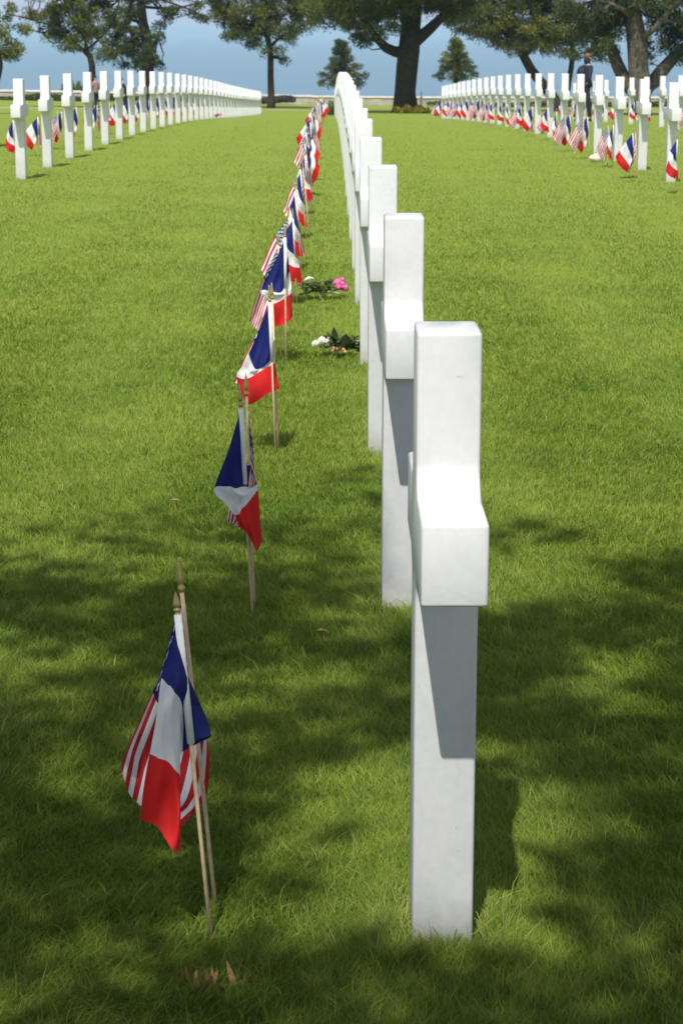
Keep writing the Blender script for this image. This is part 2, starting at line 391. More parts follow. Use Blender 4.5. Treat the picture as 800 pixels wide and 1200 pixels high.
ORD = ['nearest', 'second', 'third', 'fourth', 'fifth', 'sixth', 'seventh', 'eighth', 'ninth', 'tenth', 'eleventh', 'twelfth', 'thirteenth',
       'fourteenth', 'fifteenth', 'sixteenth', 'seventeenth', 'eighteenth', 'nineteenth']
def ordw(n):
    if n < 19: return ORD[n]
    t = (n+1)//10; u = (n+1) % 10
    tens = {2: 'twent', 3: 'thirt', 4: 'fort'}[t]
    return tens+'ieth' if u == 0 else tens+'y-'+['', 'first', 'second', 'third', 'fourth', 'fifth', 'sixth', 'seventh', 'eighth', 'ninth'][u]
CROSSES = []
def put_cross(x, y, label, group):
    o = bpy.data.objects.new('marble_cross', CM); COL.objects.link(o)
    o.location = (x, y, G(x, y)+.034*min(1, max(0, (22-y)/15))); tag(o, label, 'cross', group)
    CROSSES.append((x, y))
    return o
CY = [3.03, 5.04, 7.07, 9.12, 11.2, 12.85, 14.85, 16.85]
CY += [16.85+1.96*k for k in range(1, 39)]
for i, y in enumerate(CY):
    lab = {0: 'large white marble cross closest to the camera, dappled by tree shade, arm end facing front',
           1: 'white marble cross just behind the closest one in the middle row'}.get(i, 'white marble cross, %s from the front in the middle row' % ordw(i))
    o = put_cross(.18, y+.065, lab, 'marble crosses of the middle row')
    if i: o.rotation_euler = (random.uniform(-.004, .004), random.uniform(-.003, .003), random.uniform(-.006, .006))
for i in range(37):
    lab = 'white marble cross nearest the left edge of the lawn, front of the left row' if i == 0 else 'white marble cross, %s from the front in the left row' % ordw(i)
    o = put_cross(-3.17, 20.75+1.955*i+.065, lab, 'marble crosses of the left row'); o.rotation_euler = (random.uniform(-.006, .006), random.uniform(-.004, .004), random.uniform(-.015, .015))
for i in range(23):
    lab = 'white marble cross at the right edge of the picture, front of the right row' if i == 0 else 'white marble cross, %s from the front in the right row' % ordw(i)
    o = put_cross(3.49, 20.85+1.955*i+.065, lab, 'marble crosses of the right row'); o.rotation_euler = (random.uniform(-.006, .006), random.uniform(-.004, .004), random.uniform(-.015, .015))
for i in range(10):
    lab = 'small white marble cross, %s from the front in the farther row behind the right row' % ordw(i)
    put_cross(6.6, 36.6+2.1*i+.065, lab, 'marble crosses of the row behind the right row')
put_cross(4.35, 99, 'lone distant white marble cross right beside the thick dark pine trunk', 'distant marble crosses')

# ------------------------------------------------------------------ flags
def catmull(P, t):
    n = len(P)-1; x = t*n; i = min(int(x), n-1); f = x-i
    p0 = P[max(i-1, 0)]; p1 = P[i]; p2 = P[i+1]; p3 = P[min(i+2, n)]
    return 0.5*((2*p1)+(-p0+p2)*f+(2*p0-5*p1+4*p2-p3)*f*f+(-p0+3*p1-3*p2+p3)*f*f*f)
def cloth_mesh(name, ctrl, mat, nu=30, nv=16, seed=0, wr=.004, knots=None):
    """ctrl[u][v] local points; UV x = along the fly, y = down the hoist"""
    C = [[Vector(p) for p in row] for row in ctrl]
    us = []
    cols = [[catmull(row, v/nv) for v in range(nv+1)] for row in C]
    V = []; UV = []
    for i in range(nu+1):
        u = i/nu
        for j in range(nv+1):
            p = catmull([cols[k][j] for k in range(len(C))], u if knots is None else float(np.interp(u, knots, np.linspace(0, 1, len(knots)))))
            q = Vector((u*2.2+seed*3.1, j/nv*2.5, seed))
            k = wr*min(1, u*4)
            p = p + Vector((mnoise.noise(q)*k*.8, mnoise.noise(q*1.7+Vector((9, 0, 0)))*k*2.6, mnoise.noise(q+Vector((0, 7, 0)))*k*.8))
            p = p + Vector((0, math.sin((j/nv)*7.5+u*5+seed)*.9*k, 0))*(.4+.6*u)
            V.append(p); UV.append((u, j/nv))
    F = [(i*(nv+1)+j, (i+1)*(nv+1)+j, (i+1)*(nv+1)+j+1, i*(nv+1)+j+1) for i in range(nu) for j in range(nv)]
    me = npmesh(name, [tuple(p) for p in V], F)
    ul = me.uv_layers.new(name='UVMap'); idx = np.empty(len(me.loops), np.int32); me.loops.foreach_get('vertex_index', idx)
    ul.data.foreach_set('uv', np.asarray(UV, np.float32)[idx].ravel())
    me.polygons.foreach_set('use_smooth', [True]*len(me.polygons)); me.materials.append(mat)
    return me
def make_flag(kind, base, top, ctrl, seed, detail=1, knots=None, fs=1.0):
    """base: stick foot in the ground (world); top: tip of the wood (local); ctrl local"""
    root = empty('french_flag' if kind == 'french' else 'american_flag', base)
    d = Vector(top); L = d.length; d.normalize()
    sg = 8 if detail else 5
    mb = MB(); mb.tube([d*-.04, d*(L*.5), d*L], .0036, sg); st_ = kid(root, mb.build('stick', M['wood'], root))
    mb = MB(); prof = [(r_*.62, h_*.80*fs) for r_, h_ in [(.0045, -.004), (.0095, 0), (.0105, .006), (.0075, .011), (.006, .014), (.0095, .019), (.0102, .026), (.0085, .036), (.0048, .056), (.0012, .072)]]
    mb.lathe(prof, org=d*L, axis=tuple(d), seg=sg); kid(st_, mb.build('finial', M['brass'], st_))
    hoist = [Vector(p) for p in ctrl[0]]
    hl = (hoist[-1]-hoist[0]).length; t1 = L-.006; t0 = t1-hl
    if kind == 'french':
        mb = MB(); mb.tube([d*t0, d*((t0+t1)/2), d*t1], .0062 if detail else .0046, sg)
        kid(root, mb.build('hem', M['sleeve'], root))
    # hoist column rides on the stick
    ctrl = [list(r) for r in ctrl]
    for j in range(4): ctrl[0][j] = tuple(d*(t1-hl*j/3)+Vector((0, .004, 0)))
    cm = cloth_mesh('cloth', ctrl, M[kind], *( (48, 24) if detail else (15, 8)), seed=seed, knots=knots, wr=.009 if detail else .012)
    kid(root, link('cloth', cm, None, root))
    return root
# the four nearest pairs: (kind, foot px, tip-of-wood px, Y, ctrl px + depth offset)
NEAR = [
 ('french', (248, 1086), (208, 716), 3.07,
  [[(209,722,0),(215,772,0),(222,822,0),(229,872,0)],
   [(200,758,0),(211,778,-.012),(231,820,.03),(249,862,.03)],
   [(190,796,-.01),(201,806,-.035),(212,826,-.01),(214,884,.035)],
   [(183,838,-.01),(196,846,-.04),(211,862,-.02),(213,894,.02)],
   [(176,880,-.01),(194,890,-.035),(210,906,-.02),(214,914,.01)],
   [(163,962,0),(186,976,-.025),(208,996,-.02),(213,1002,-.005)]]),
 ('american', (253, 1045), (213, 692), 3.20,
  [[(214,700,0),(219,750,0),(226,805,0),(232,855,0)],
   [(205,735,0),(211,765,.0),(228,820,.02),(242,866,.01)],
   [(189,785,0),(198,805,.0),(225,850,.025),(247,882,.01)],
   [(166,838,0),(180,862,.01),(216,905,.03),(244,924,.015)],
   [(152,872,-.01),(166,900,.015),(205,935,.03),(230,950,.02)],
   [(138,905,0),(155,938,.01),(180,955,.03),(212,973,.02)]]),
 ('french', (296, 706), (282, 476), 5.00,
  [[(283,480,0),(286,505,0),(288,540,0),(290,568,0)],
   [(268,525,-.02),(276,530,-.01),(284,545,-.0),(293,545,.02)],
   [(252,571,-.02),(265,571,-.03),(278,571,-.02),(291,570,0)],
   [(264,589,-.01),(274,586,-.02),(284,579,-.02),(298,572,.01)],
   [(275,605,0),(281,600,-.02),(288,590,-.02),(302,576,.01)],
   [(283,620,0),(291,632,-.02),(301,646,-.02),(306,636,.01)]]),
 ('american', (298, 690), (289, 463), 5.08,
  [[(290,468,0),(291,495,0),(292,520,0),(293,545,0)],
   [(292,490,.0),(295,515,.0),(297,540,.01),(299,560,.01)],
   [(293,520,.0),(296,540,.01),(299,558,.02),(301,576,.02)],
   [(285,560,.03),(288,575,.03),(292,585,.04),(297,592,.03)],
   [(272,585,.02),(277,595,.02),(283,604,.03),(290,610,.03)],
   [(264,607,.02),(270,612,.02),(276,616,.02),(284,620,.02)]]),
 ('french', (323, 530), (316, 353), 7.05,
  [[(315,358,0),(316,380,0),(317,403,0),(319,426,0)],
   [(304,386,-.01),(307,400,-.01),(313,410,-.01),(320,405,.02)],
   [(292,414,-.02),(297,431,-.02),(308,430,-.02),(321,420,.02)],
   [(284,430,-.01),(293,436,-.02),(309,431,-.02),(322,423,.02)],
   [(277,442,0),(291,443,-.02),(310,432,-.02),(322,426,.02)],
   [(284,462,0),(294,474,-.02),(313,462,-.02),(328,453,.02)]]),
 ('american', (326, 520), (319, 350), 7.14,
  [[(319,362,0),(320,380,0),(321,400,0),(322,420,0)],
   [(310,375,.02),(314,388,.02),(317,402,.02),(323,422,.02)],
   [(303,388,.03),(306,400,.03),(312,410,.03),(323,424,.02)],
   [(288,417,.03),(293,425,.03),(300,430,.03),(322,430,.02)],
   [(281,432,.03),(288,440,.03),(296,446,.03),(312,445,.03)],
   [(274,446,.02),(281,453,.03),(290,458,.03),(302,460,.03)]]),
 ('french', (335, 424), (334, 277), 9.12,
  [[(334,281,0),(334,300,0),(335,320,0),(335,340,0)],
   [(320,311,-.02),(325,322,-.02),(332,325,-.01),(338,300,.02)],
   [(306,341,-.02),(318,342,-.03),(330,341,-.02),(340,318,.02)],
   [(311,349,-.01),(322,347,-.03),(332,344,-.02),(342,333,.02)],
   [(317,357,0),(326,353,-.02),(335,348,-.02),(343,343,.02)],
   [(319,384,0),(328,382,-.02),(337,377,-.02),(344,371,.02)]]),
 ('american', (329, 418), (326, 286), 9.24,
  [[(327,290,0),(328,300,0),(329,315,0),(330,330,0)],
   [(320,302,.02),(323,312,.02),(327,325,.03),(331,335,.03)],
   [(312,316,.02),(316,326,.02),(322,335,.03),(330,342,.03)],
   [(304,338,.02),(308,348,.02),(311,355,.03),(317,362,.03)],
   [(298,358,.02),(302,364,.02),(306,370,.02),(312,376,.03)],
   [(292,377,.02),(296,382,.02),(301,386,.02),(307,389,.02)]]),
]
whichw = ['closest to the camera', 'second from the camera', 'third from the camera', 'fourth from the camera']
for i, (kind, bp_, tp, Y, cp) in enumerate(NEAR):
    n = i//2
    gx, gy, _ = at(bp_[0], bp_[1], Y); base = Vector((gx, Y, G(gx, Y)))
    # the foot stands where the ground is: lean the whole flag about it
    top = Vector(at(tp[0], tp[1], Y)) - base
    ctrl = [[tuple(Vector(at(a, b_, Y+dy+(.028 if (i in (4, 6) and ri) else 0))) - base) for a, b_, dy in row] for ri, row in enumerate(cp)]
    f = make_flag(kind, base, top, ctrl, i+1, knots=[0, 1/6, 1/3, 1/2, 2/3, 1], fs=.55 if i == 0 else 1.0)
    if kind == 'french':
        lab = 'small French tricolour drooping from its stick, %s in the middle row' % whichw[n]
    else:
        lab = 'small American flag behind the French one, %s in the middle row' % whichw[n]
    tag(f, lab, 'flag', 'flags of the middle row')
# generic drooping shapes (metres, about the stick foot)
def H(x, z, y=0): return (x, y, z)
VAR = {
 'french': [
  [[H(0,.5),H(.0,.43),H(.0,.36),H(.0,.29)], [H(-.08,.42,.01),H(-.06,.36,-.02),H(-.045,.29,-.01),H(-.025,.22,.01)], [H(-.15,.34,.0),H(-.125,.27,-.02),H(-.095,.21,-.01),H(-.06,.15,.01)], [H(-.215,.26,.02),H(-.19,.19,-.01),H(-.145,.13,.0),H(-.10,.08,.02)]],
  [[H(0,.5),H(.0,.43),H(.0,.36),H(.0,.29)], [H(-.06,.40,.01),H(-.04,.34,-.03),H(-.01,.30,-.01),H(.03,.26,.03)], [H(-.08,.31,.0),H(-.06,.26,-.04),H(-.02,.23,-.02),H(.03,.22,.03)], [H(-.10,.21,.01),H(-.07,.17,-.03),H(-.02,.14,-.01),H(.04,.13,.02)]],
  [[H(0,.5),H(.0,.43),H(.0,.36),H(.0,.29)], [H(.05,.43,.02),H(.04,.37,-.01),H(.04,.31,-.02),H(.02,.25,.02)], [H(.08,.35,.0),H(.08,.29,-.02),H(.05,.24,-.03),H(.03,.19,.02)], [H(.12,.27,.02),H(.11,.21,-.02),H(.08,.16,-.01),H(.04,.11,.03)]],
  [[H(0,.5),H(.0,.43),H(.0,.36),H(.0,.29)], [H(-.04,.40,.02),H(-.03,.34,-.02),H(-.01,.29,-.03),H(.01,.23,.02)], [H(-.06,.30,.0),H(-.05,.25,-.03),H(-.02,.20,-.03),H(.0,.17,.02)], [H(-.05,.20,.02),H(-.05,.15,-.02),H(-.02,.10,-.02),H(.02,.09,.03)]]],
 'american': [
  [[H(0,.5),H(.0,.43),H(.0,.36),H(.0,.29)], [H(-.07,.40,.02),H(-.05,.34,.0),H(-.03,.29,.02),H(-.01,.24,.03)], [H(-.12,.30,.02),H(-.10,.25,.0),H(-.07,.20,.02),H(-.04,.16,.03)], [H(-.16,.20,.02),H(-.14,.16,.0),H(-.10,.12,.02),H(-.06,.09,.03)]],
  [[H(0,.5),H(.0,.43),H(.0,.36),H(.0,.29)], [H(-.04,.39,.02),H(-.02,.33,.0),H(.0,.28,.02),H(.02,.24,.03)], [H(-.06,.28,.02),H(-.04,.22,.0),H(-.01,.18,.02),H(.03,.16,.03)], [H(-.06,.17,.02),H(-.04,.13,.0),H(.0,.09,.02),H(.04,.08,.03)]],
  [[H(0,.5),H(.0,.43),H(.0,.36),H(.0,.29)], [H(.04,.40,.02),H(.04,.34,.0),H(.03,.29,.02),H(.01,.24,.03)], [H(.07,.30,.02),H(.07,.25,.0),H(.05,.20,.02),H(.02,.16,.03)], [H(.09,.20,.02),H(.09,.15,.0),H(.06,.11,.02),H(.03,.09,.03)]],
  [[H(0,.5),H(.0,.43),H(.0,.36),H(.0,.29)], [H(-.07,.42,.01),H(-.06,.35,-.02),H(-.045,.28,-.01),H(-.03,.21,.01)], [H(-.13,.32,.0),H(-.11,.25,-.02),H(-.09,.19,-.01),H(-.07,.13,.01)], [H(-.18,.22,.02),H(-.16,.16,-.01),H(-.13,.11,.0),H(-.10,.06,.02)]]]}
PROTO = {k: [] for k in VAR}
def far_flag(kind, var, x, y, rz, lab, group, tilt=0.0, scl=1.0):
    if len(PROTO[kind]) <= var or PROTO[kind][var] is None:
        while len(PROTO[kind]) <= var: PROTO[kind].append(None)
        f = make_flag(kind, (x, y, G(x, y)), (0.0, 0, .508), VAR[kind][var], 20+var, detail=0)
        PROTO[kind][var] = f
    else:
        f = copy_tree(PROTO[kind][var]); f.location = (x, y, G(x, y))
    f.rotation_euler = (random.uniform(-.05, .05), tilt, rz)
    f.scale = (scl,)*3
    tag(f, lab, 'flag', group); return f
def pair(x, y, i, row, rown, group, left=True, openp=.6, us=True, fvars=(0, 1, 3)):
    var = random.choice(fvars); side = row != 'C'
    sc_ = random.uniform(.90, 1.04) if side else random.uniform(.95, 1.05)
    lab = 'small French flag, %s from the front along the %s' % (ordw(i), rown)
    far_flag('french', var, x, y, random.uniform(-.35, .35) if side else random.uniform(-.25, .35), lab, group, tilt=random.uniform(-.14, .06) if side else random.uniform(-.12, -.02), scl=sc_)
    if us:
        lab = 'small American flag, %s from the front along the %s' % (ordw(i), rown)
        if side and random.random() < .33:          # the American flag stands on the viewer's side
            far_flag('american', 3, x-random.uniform(.03, .10), y-.09, random.uniform(-.5, .2), lab, group, tilt=random.uniform(-.12, .02), scl=sc_)
        else:
            far_flag('american', random.choice((0, 1, 2, 3) if side else (0, 3, 3, 1)), x+random.uniform(-.02, .05), y+.10, random.uniform(-.5, .3), lab, group, tilt=random.uniform(-.14, .02), scl=sc_)
cv = [1, 3, 3, 1, 2, 2, 1, 0, 2, 3, 1, 0]
for k in range(4, 40):
    y = CY[k]-.02
    pair(-.20+random.uniform(-.02, .02), y, k, 'C', 'middle row', 'flags of the middle row', fvars=(cv[(k-4) % 12],))
for k in range(0, 34):
    pair(-3.58+random.uniform(-.04, .04), 23.1+1.955*k, k, 'L', 'left row', 'flags of the left row', us=(k % 3 != 0), fvars=(0, 0, 0, 1))
for k in range(0, 23):
    pair(3.24+random.uniform(-.05, .05), 19.35+1.955*k, k, 'R', 'right row', 'flags of the right row', us=(k % 5 != 0), fvars=(0, 0, 1, 3, 0, 2))
for k in range(0, 10):
    pair(6.2+random.uniform(-.05, .05), 35.6+2.1*k, k, 'R2', 'row behind the right row', 'flags of the farther right row', us=(k % 2 == 0), fvars=(0, 1, 2))

# ------------------------------------------------------------------ needles / leaves as small faces
def blades_mesh(name, C, D, L, W, tint, mat):
    """one folded leaf (2 triangles share a mid rib) per entry"""
    n = len(C)
    D = D/np.linalg.norm(D, axis=1, keepdims=True)
    R = rng.normal(size=(n, 3)); S = np.cross(D, R); S /= np.linalg.norm(S, axis=1, keepdims=True)
    L = L[:, None]; W = W[:, None]
    V = np.empty((n, 4, 3)); V[:, 0] = C; V[:, 1] = C+D*L*.45+S*W*.5; V[:, 2] = C+D*L; V[:, 3] = C+D*L*.45-S*W*.5
    F = np.arange(n*4).reshape(n, 4)
    me = npmesh(name, V.reshape(-1, 3), F)
    a = me.attributes.new('tint', 'FLOAT', 'POINT'); a.data.foreach_set('value', np.repeat(tint, 4).astype(np.float32))
    me.materials.append(mat); return me
def puff_cloud(centres, radii, per, L, W, tintc=None, up=.5, flat=.7):
    """needle tufts: each centre gets `per` needles pointing out and up"""
    n = len(centres)*per
    c = np.repeat(np.asarray(centres), per, 0); r = np.repeat(np.asarray(radii), per)
    d = rng.normal(size=(n, 3)); d /= np.linalg.norm(d, axis=1, keepdims=True)
    rr = rng.random(n)**.45
    off = d*(rr*r)[:, None]; off[:, 2] *= flat
    dd = d + rng.normal(size=(n, 3))*.45; dd[:, 2] += up
    t = np.repeat(tintc if tintc is not None else rng.random(len(centres)), per)
    t = np.clip(t*.55 + rng.random(n)*.35 + .10*(d[:, 2] > .2), 0, 1)
    return c+off, dd, rng.uniform(.7, 1.3, n)*L, rng.uniform(.7, 1.3, n)*W, t
def ell_points(ells, Y, dens, depth, rs=1.0):
    """puff centres filling lobes given as (cx, cy, rx, ry) as seen from the lawn, at distance Y, metres of depth"""
    P = []; R = []
    for e in ells:
        cx, cy, rx, ry = e[:4]; dy = e[4] if len(e) > 4 else 0; dz = e[5] if len(e) > 5 else depth
        c = Vector(at(cx, cy, Y+dy)); s = Y/FPX; ax = rx*s; az = ry*s
        n = max(4, int(1.75*dens*ax*az*dz*4.19/1.0))
        k = 0
        while k < n:
            q = rng.uniform(-1, 1, 3)
            if (q**2).sum() > 1: continue
            k += 1
            P.append((c.x+q[0]*ax, c.y+q[1]*dz, c.z+q[2]*az)); R.append(rng.uniform(.20, .38)*rs)
    return np.array(P), np.array(R)
def tree(name, label, base, trunk, limbs, ells, Y, mat='pine', bark='bark_dark', dens=2.6, depth=2.2, per=70, L=.17, W=.045, group='pines along the sea wall', twigs=True, rs=1.0):
    root = empty(name, base); tag(root, label, 'tree', group)
    B = Vector(base)
    mb = MB(); mb.tube([Vector(p)-B for p, r in trunk], [r for p, r in trunk], 12, jitter=.07)
    mb.build('trunk', M[bark], root)
    allp = []
    for lb in limbs:
        mb = MB(); mb.tube([Vector(p)-B for p, r in lb], [r for p, r in lb], 8, jitter=.06); mb.build('limb', M[bark], root)
        allp += [Vector(p) for p, r in lb[1:]]
    allp += [Vector(p) for p, r in trunk[-2:]]
    P, R = ell_points(ells, Y, dens, depth, rs)
    # twigs from the nearest limb point to a share of the tufts
    if twigs:
        mb = MB()
        sel = rng.choice(len(P), min(len(P), 110), replace=False)
        for i in sel:
            p = Vector(P[i]); a = min(allp, key=lambda q: (q-p).length)
            mid = (a+p)/2 + Vector((random.uniform(-.2, .2), random.uniform(-.2, .2), random.uniform(-.25, .1)))
            mb.tube([a-B, mid-B, p-B], [.045, .03, .012], 4, cap=False)
        mb.build('twigs', M[bark], root)
    # tints follow low-frequency noise: light and dark clumps
    tc_ = np.array([.5+.9*mnoise.noise(Vector(p)*.9) for p in P]); tc_ = np.clip(tc_ + rng.normal(0, .12, len(P)), 0, 1)
    C, D, LL, WW, T = puff_cloud(P, R, per, L, W, tc_)
    me = blades_mesh('crown', C-np.array(B), D, LL, WW, T, M[mat]); link('crown', me, None, root)
    return root
def TP(px, py, Y, dy=0): return at(px, py, Y+dy)
# thick dark pine behind the middle row
Y = 99.0
def gb(px, Y): x = at(px, 600, Y)[0]; return (x, Y, G(x, Y)-.05)
b0 = gb(474, Y)
# bring x to the right place: foot seen at px 474 near y 131
def foot(px, py, Y): x = at(px, py, Y)[0]; return (x, Y, G(x, Y)-.05)
b0 = foot(475, 131, Y)
tree('pine_tree', 'massive dark trunked pine rising behind the middle row with yellow plants at its foot', b0,
     [((b0[0], Y, b0[2]-.3), .80), (TP(475, 126, Y), .60), (TP(475, 108, Y), .51), (TP(477, 80, Y), .50), (TP(479, 58, Y), .52), (TP(481, 38, Y), .48), (TP(483, 10, Y), .48), (TP(484, -40, Y), .40), (TP(480, -120, Y), .22), (TP(478, -170, Y), .08)],
     [[(TP(476, 62, Y), .35), (TP(462, 60, Y), .26), (TP(452, 56, Y, -.3), .24), (TP(442, 46, Y, -.6), .20), (TP(432, 32, Y, -.9), .15), (TP(418, 14, Y, -1.2), .10), (TP(405, -20, Y), .05)],
      [(TP(480, 52, Y), .40), (TP(494, 42, Y), .30), (TP(505, 32, Y, -.2), .25), (TP(515, 22, Y, -.5), .22), (TP(530, 8, Y, -.7), .18), (TP(548, -20, Y), .10)],
      [(TP(482, 20, Y), .3), (TP(470, 5, Y, -1), .22), (TP(455, -12, Y, -2), .16), (TP(430, -50, Y, -3), .08)],
      [(TP(483, 0, Y), .3), (TP(497, -18, Y, 1), .2), (TP(520, -50, Y, 2), .1)]],
     [(388,20,24,14),(415,28,20,12),(400,6,30,14),(432,36,13,10),(450,22,24,13),(426,48,14,7),(418,44,8,6),(468,12,24,12),(462,34,9,9,-1,1),(447,40,9,6,-1,1),(490,8,22,10,-1.5,1.2),(520,6,20,12),(545,10,22,12),(512,-4,26,12),(552,22,12,8),
      (375,4,22,14),(440,-14,60,20,-2,4.5),(500,-18,60,18,-2,4.5),(560,-14,30,16),(470,-50,90,30,-2,5),(470,-100,75,35),(470,-150,45,30),(400,20,24,10,-1,1.5),(440,8,26,12,-1,2),(530,14,24,10,-1,1.5)], Y, dens=2.8, depth=2.6, per=75)
# slim pine with rounded crown, left of the middle row
Y = 110.0; b0 = foot(317, 123, Y)
tree('pine_tree', 'slim straight pine with a broad round crown between the left and middle rows', b0,
     [((b0[0], Y, b0[2]-.3), .28), (TP(318, 118, Y), .20), (TP(317, 90, Y), .17), (TP(317, 62, Y), .16), (TP(314, 45, Y), .15), (TP(311, 20, Y), .13), (TP(310, -20, Y), .10), (TP(312, -70, Y), .04)],
     [[(TP(316, 55, Y), .10), (TP(326, 46, Y), .07), (TP(345, 34, Y), .05), (TP(365, 25, Y), .03)],
      [(TP(315, 45, Y), .10), (TP(300, 32, Y), .07), (TP(280, 25, Y), .05), (TP(262, 20, Y), .03)],
      [(TP(317, 66, Y), .08), (TP(325, 68, Y), .06), (TP(330, 70, Y), .03)]],
     [(262,18,15,14),(276,32,17,11),(292,40,18,12),(308,30,20,15),(325,36,18,10),(345,36,15,8),(358,26,16,10),(290,14,30,14),(325,12,30,14),(355,8,18,12),(270,42,10,5),(300,52,9,6),(326,58,9,4),(331,70,6,4),(343,47,7,4),(312,62,7,4),(255,4,14,12),
      (248,-8,14,10),(300,-14,50,18),(345,-14,30,14),(310,-45,45,20),(310,-70,25,14)], Y, dens=3.4, depth=2.2, per=70)
# left pair of wind-bent pines
Y = 104.0; b0 = foot(108, 131, Y)
tree('pine_tree', 'thin wind-bent pine forking low, leaning left over the front of the left row', b0,
     [((b0[0], Y, b0[2]-.3), .26), (TP(108, 118, Y), .20), (TP(109, 95, Y), .17), (TP(108, 76, Y), .16), (TP(105, 66, Y), .13), (TP(97, 58, Y), .11), (TP(88, 52, Y), .10), (TP(76, 42, Y), .08), (TP(60, 30, Y), .06), (TP(35, 22, Y), .04), (TP(12, 17, Y), .02)],
     [[(TP(108, 76, Y), .12), (TP(107, 66, Y), .10), (TP(101, 58, Y), .09), (TP(100, 46, Y), .07), (TP(88, 30, Y), .05), (TP(78, 10, Y), .03)],
      [(TP(76, 42, Y), .06), (TP(50, 38, Y), .04), (TP(30, 34, Y), .02)],
      [(TP(100, 60, Y), .07), (TP(118, 45, Y), .06), (TP(135, 25, Y), .05), (TP(140, 0, Y), .04)]],
     [(14,12,8,6),(30,18,13,5),(46,20,12,6),(62,18,12,8),(24,34,12,4),(38,36,12,4),(62,32,16,8),(72,46,16,7),(60,43,8,4),(86,40,16,10),(92,56,14,5),(82,22,22,12),(104,28,18,14),(72,8,18,9),(100,8,24,10),(120,12,20,12),(80,56,8,3),
      (110,44,14,8),(8,22,4,3),(90,-16,50,14),(40,-6,16,6),(100,-40,45,18)], Y, dens=4.4, depth=1.7, per=65, mat='pine', rs=.8)
Y = 101.0; b0 = foot(172, 132, Y)
tree('pine_tree', 'darker pine with an upright trunk and drooping layered boughs behind the left row', b0,
     [((b0[0], Y, b0[2]-.3), .42), (TP(173, 115, Y), .34), (TP(173, 95, Y), .31), (TP(174, 75, Y), .30), (TP(172, 50, Y), .27), (TP(168, 25, Y), .22), (TP(165, 0, Y), .2), (TP(162, -40, Y), .15), (TP(165, -100, Y), .05)],
     [[(TP(173, 60, Y), .18), (TP(160, 48, Y), .13), (TP(150, 30, Y), .11), (TP(152, 10, Y), .10), (TP(158, -10, Y), .07)],
      [(TP(170, 28, Y), .10), (TP(150, 22, Y), .07), (TP(138, 34, Y), .04)],
      [(TP(168, 8, Y), .08), (TP(188, 10, Y), .06), (TP(210, 9, Y), .05), (TP(232, 4, Y), .03)],
      [(TP(166, -8, Y), .08), (TP(200, 3, Y), .05), (TP(225, 12, Y), .035), (TP(245, 22, Y), .02)],
      [(TP(173, 45, Y), .08), (TP(185, 42, Y), .05), (TP(192, 40, Y), .03)]],
     [(130,60,20,6),(150,66,24,5),(120,68,12,4),(140,48,18,9),(158,58,16,8),(176,66,10,8),(185,76,6,5),(150,78,22,3.5),(168,74,14,5),(184,42,10,6),(158,36,18,9),(132,36,14,10),(150,16,18,10),(186,32,6,4),(200,17,16,6),(198,14,10,5),
      (232,6,4,3),(238,22,4,3),(228,16,3,2),(188,-2,20,4),(160,-2,22,8),(215,-4,16,5),(155,-24,45,14),(165,-60,40,18),(165,-95,22,14),(178,56,10,7),(140,26,14,8)], Y, dens=4.4, depth=1.7, per=70, mat='pine_dark', rs=.8)
# tree at the far left edge, only bough tips in view
Y = 88.0; b0 = foot(-62, 131, Y)
tree('pine_tree', 'pine beyond the left edge with only its bough tips hanging into view', b0,
     [((b0[0], Y, b0[2]-.3), .35), (TP(-62, 90, Y), .25), (TP(-58, 40, Y), .22), (TP(-55, 0, Y), .16), (TP(-52, -60, Y), .05)],
     [[(TP(-58, 45, Y), .12), (TP(-30, 40, Y), .08), (TP(0, 38, Y), .04), (TP(12, 50, Y), .02)],
      [(TP(-57, 60, Y), .1), (TP(-25, 68, Y), .06), (TP(5, 64, Y), .03), (TP(18, 62, Y), .015)]],
     [(2,40,6,6),(-10,36,16,12),(8,52,4,3),(3,61,3,3),(14,64,5,3),(22,60,5,3.5),(10,66,3,2),(-20,60,18,8),(-45,20,40,20),(-50,-20,35,20)], Y, dens=4, depth=1.0, per=70, mat='pine')
# small bushy pines beyond the wall
Y = 131.0
def cone_tree(px, top, bot, hw, label, lean=0):
    Y = 131.0; x = at(px, bot, Y)[0]; z0 = -4.4-.5
    b0 = (x, Y, z0)
    ells = [(px+lean, top+3, 2.2, 4, 0, .25)]
    n = 6
    for i in range(n):
        t = (i+.6)/n; y = top+(bot-top)*t; w_ = hw*(.06+.98*t**1.1)
        for sgn in (-1, 1):
            q = w_*random.uniform(.85, 1.15)
            ells.append((px+lean*(1-t)+sgn*q*.45, y+1, q*.42, 3.0, 0, .7))
            ells.append((px+lean*(1-t)+sgn*q*.85, y-2.2, q*.22, 2.6, 0, .5))
        ells.append((px+lean*(1-t), y, w_*.45, 3.8, 0, w_*.5*Y/FPX))
    return tree('pine_tree', label, b0, [((x, Y, z0), .2), (TP(px, bot, Y), .16), (TP(px+lean*.5, (top+bot)/2, Y), .1), (TP(px+lean, top+6, Y), .03)], [], ells, Y, mat='pine', dens=11, depth=1.2, per=55, L=.17, W=.05, rs=.68, group='small pines beyond the wall')
cone_tree(400, 48, 103, 31, 'small bushy conical pine beyond the wall, behind the middle row')
cone_tree(534, 46, 93, 27, 'small rounded dark pine beyond the wall, left end of the right row')
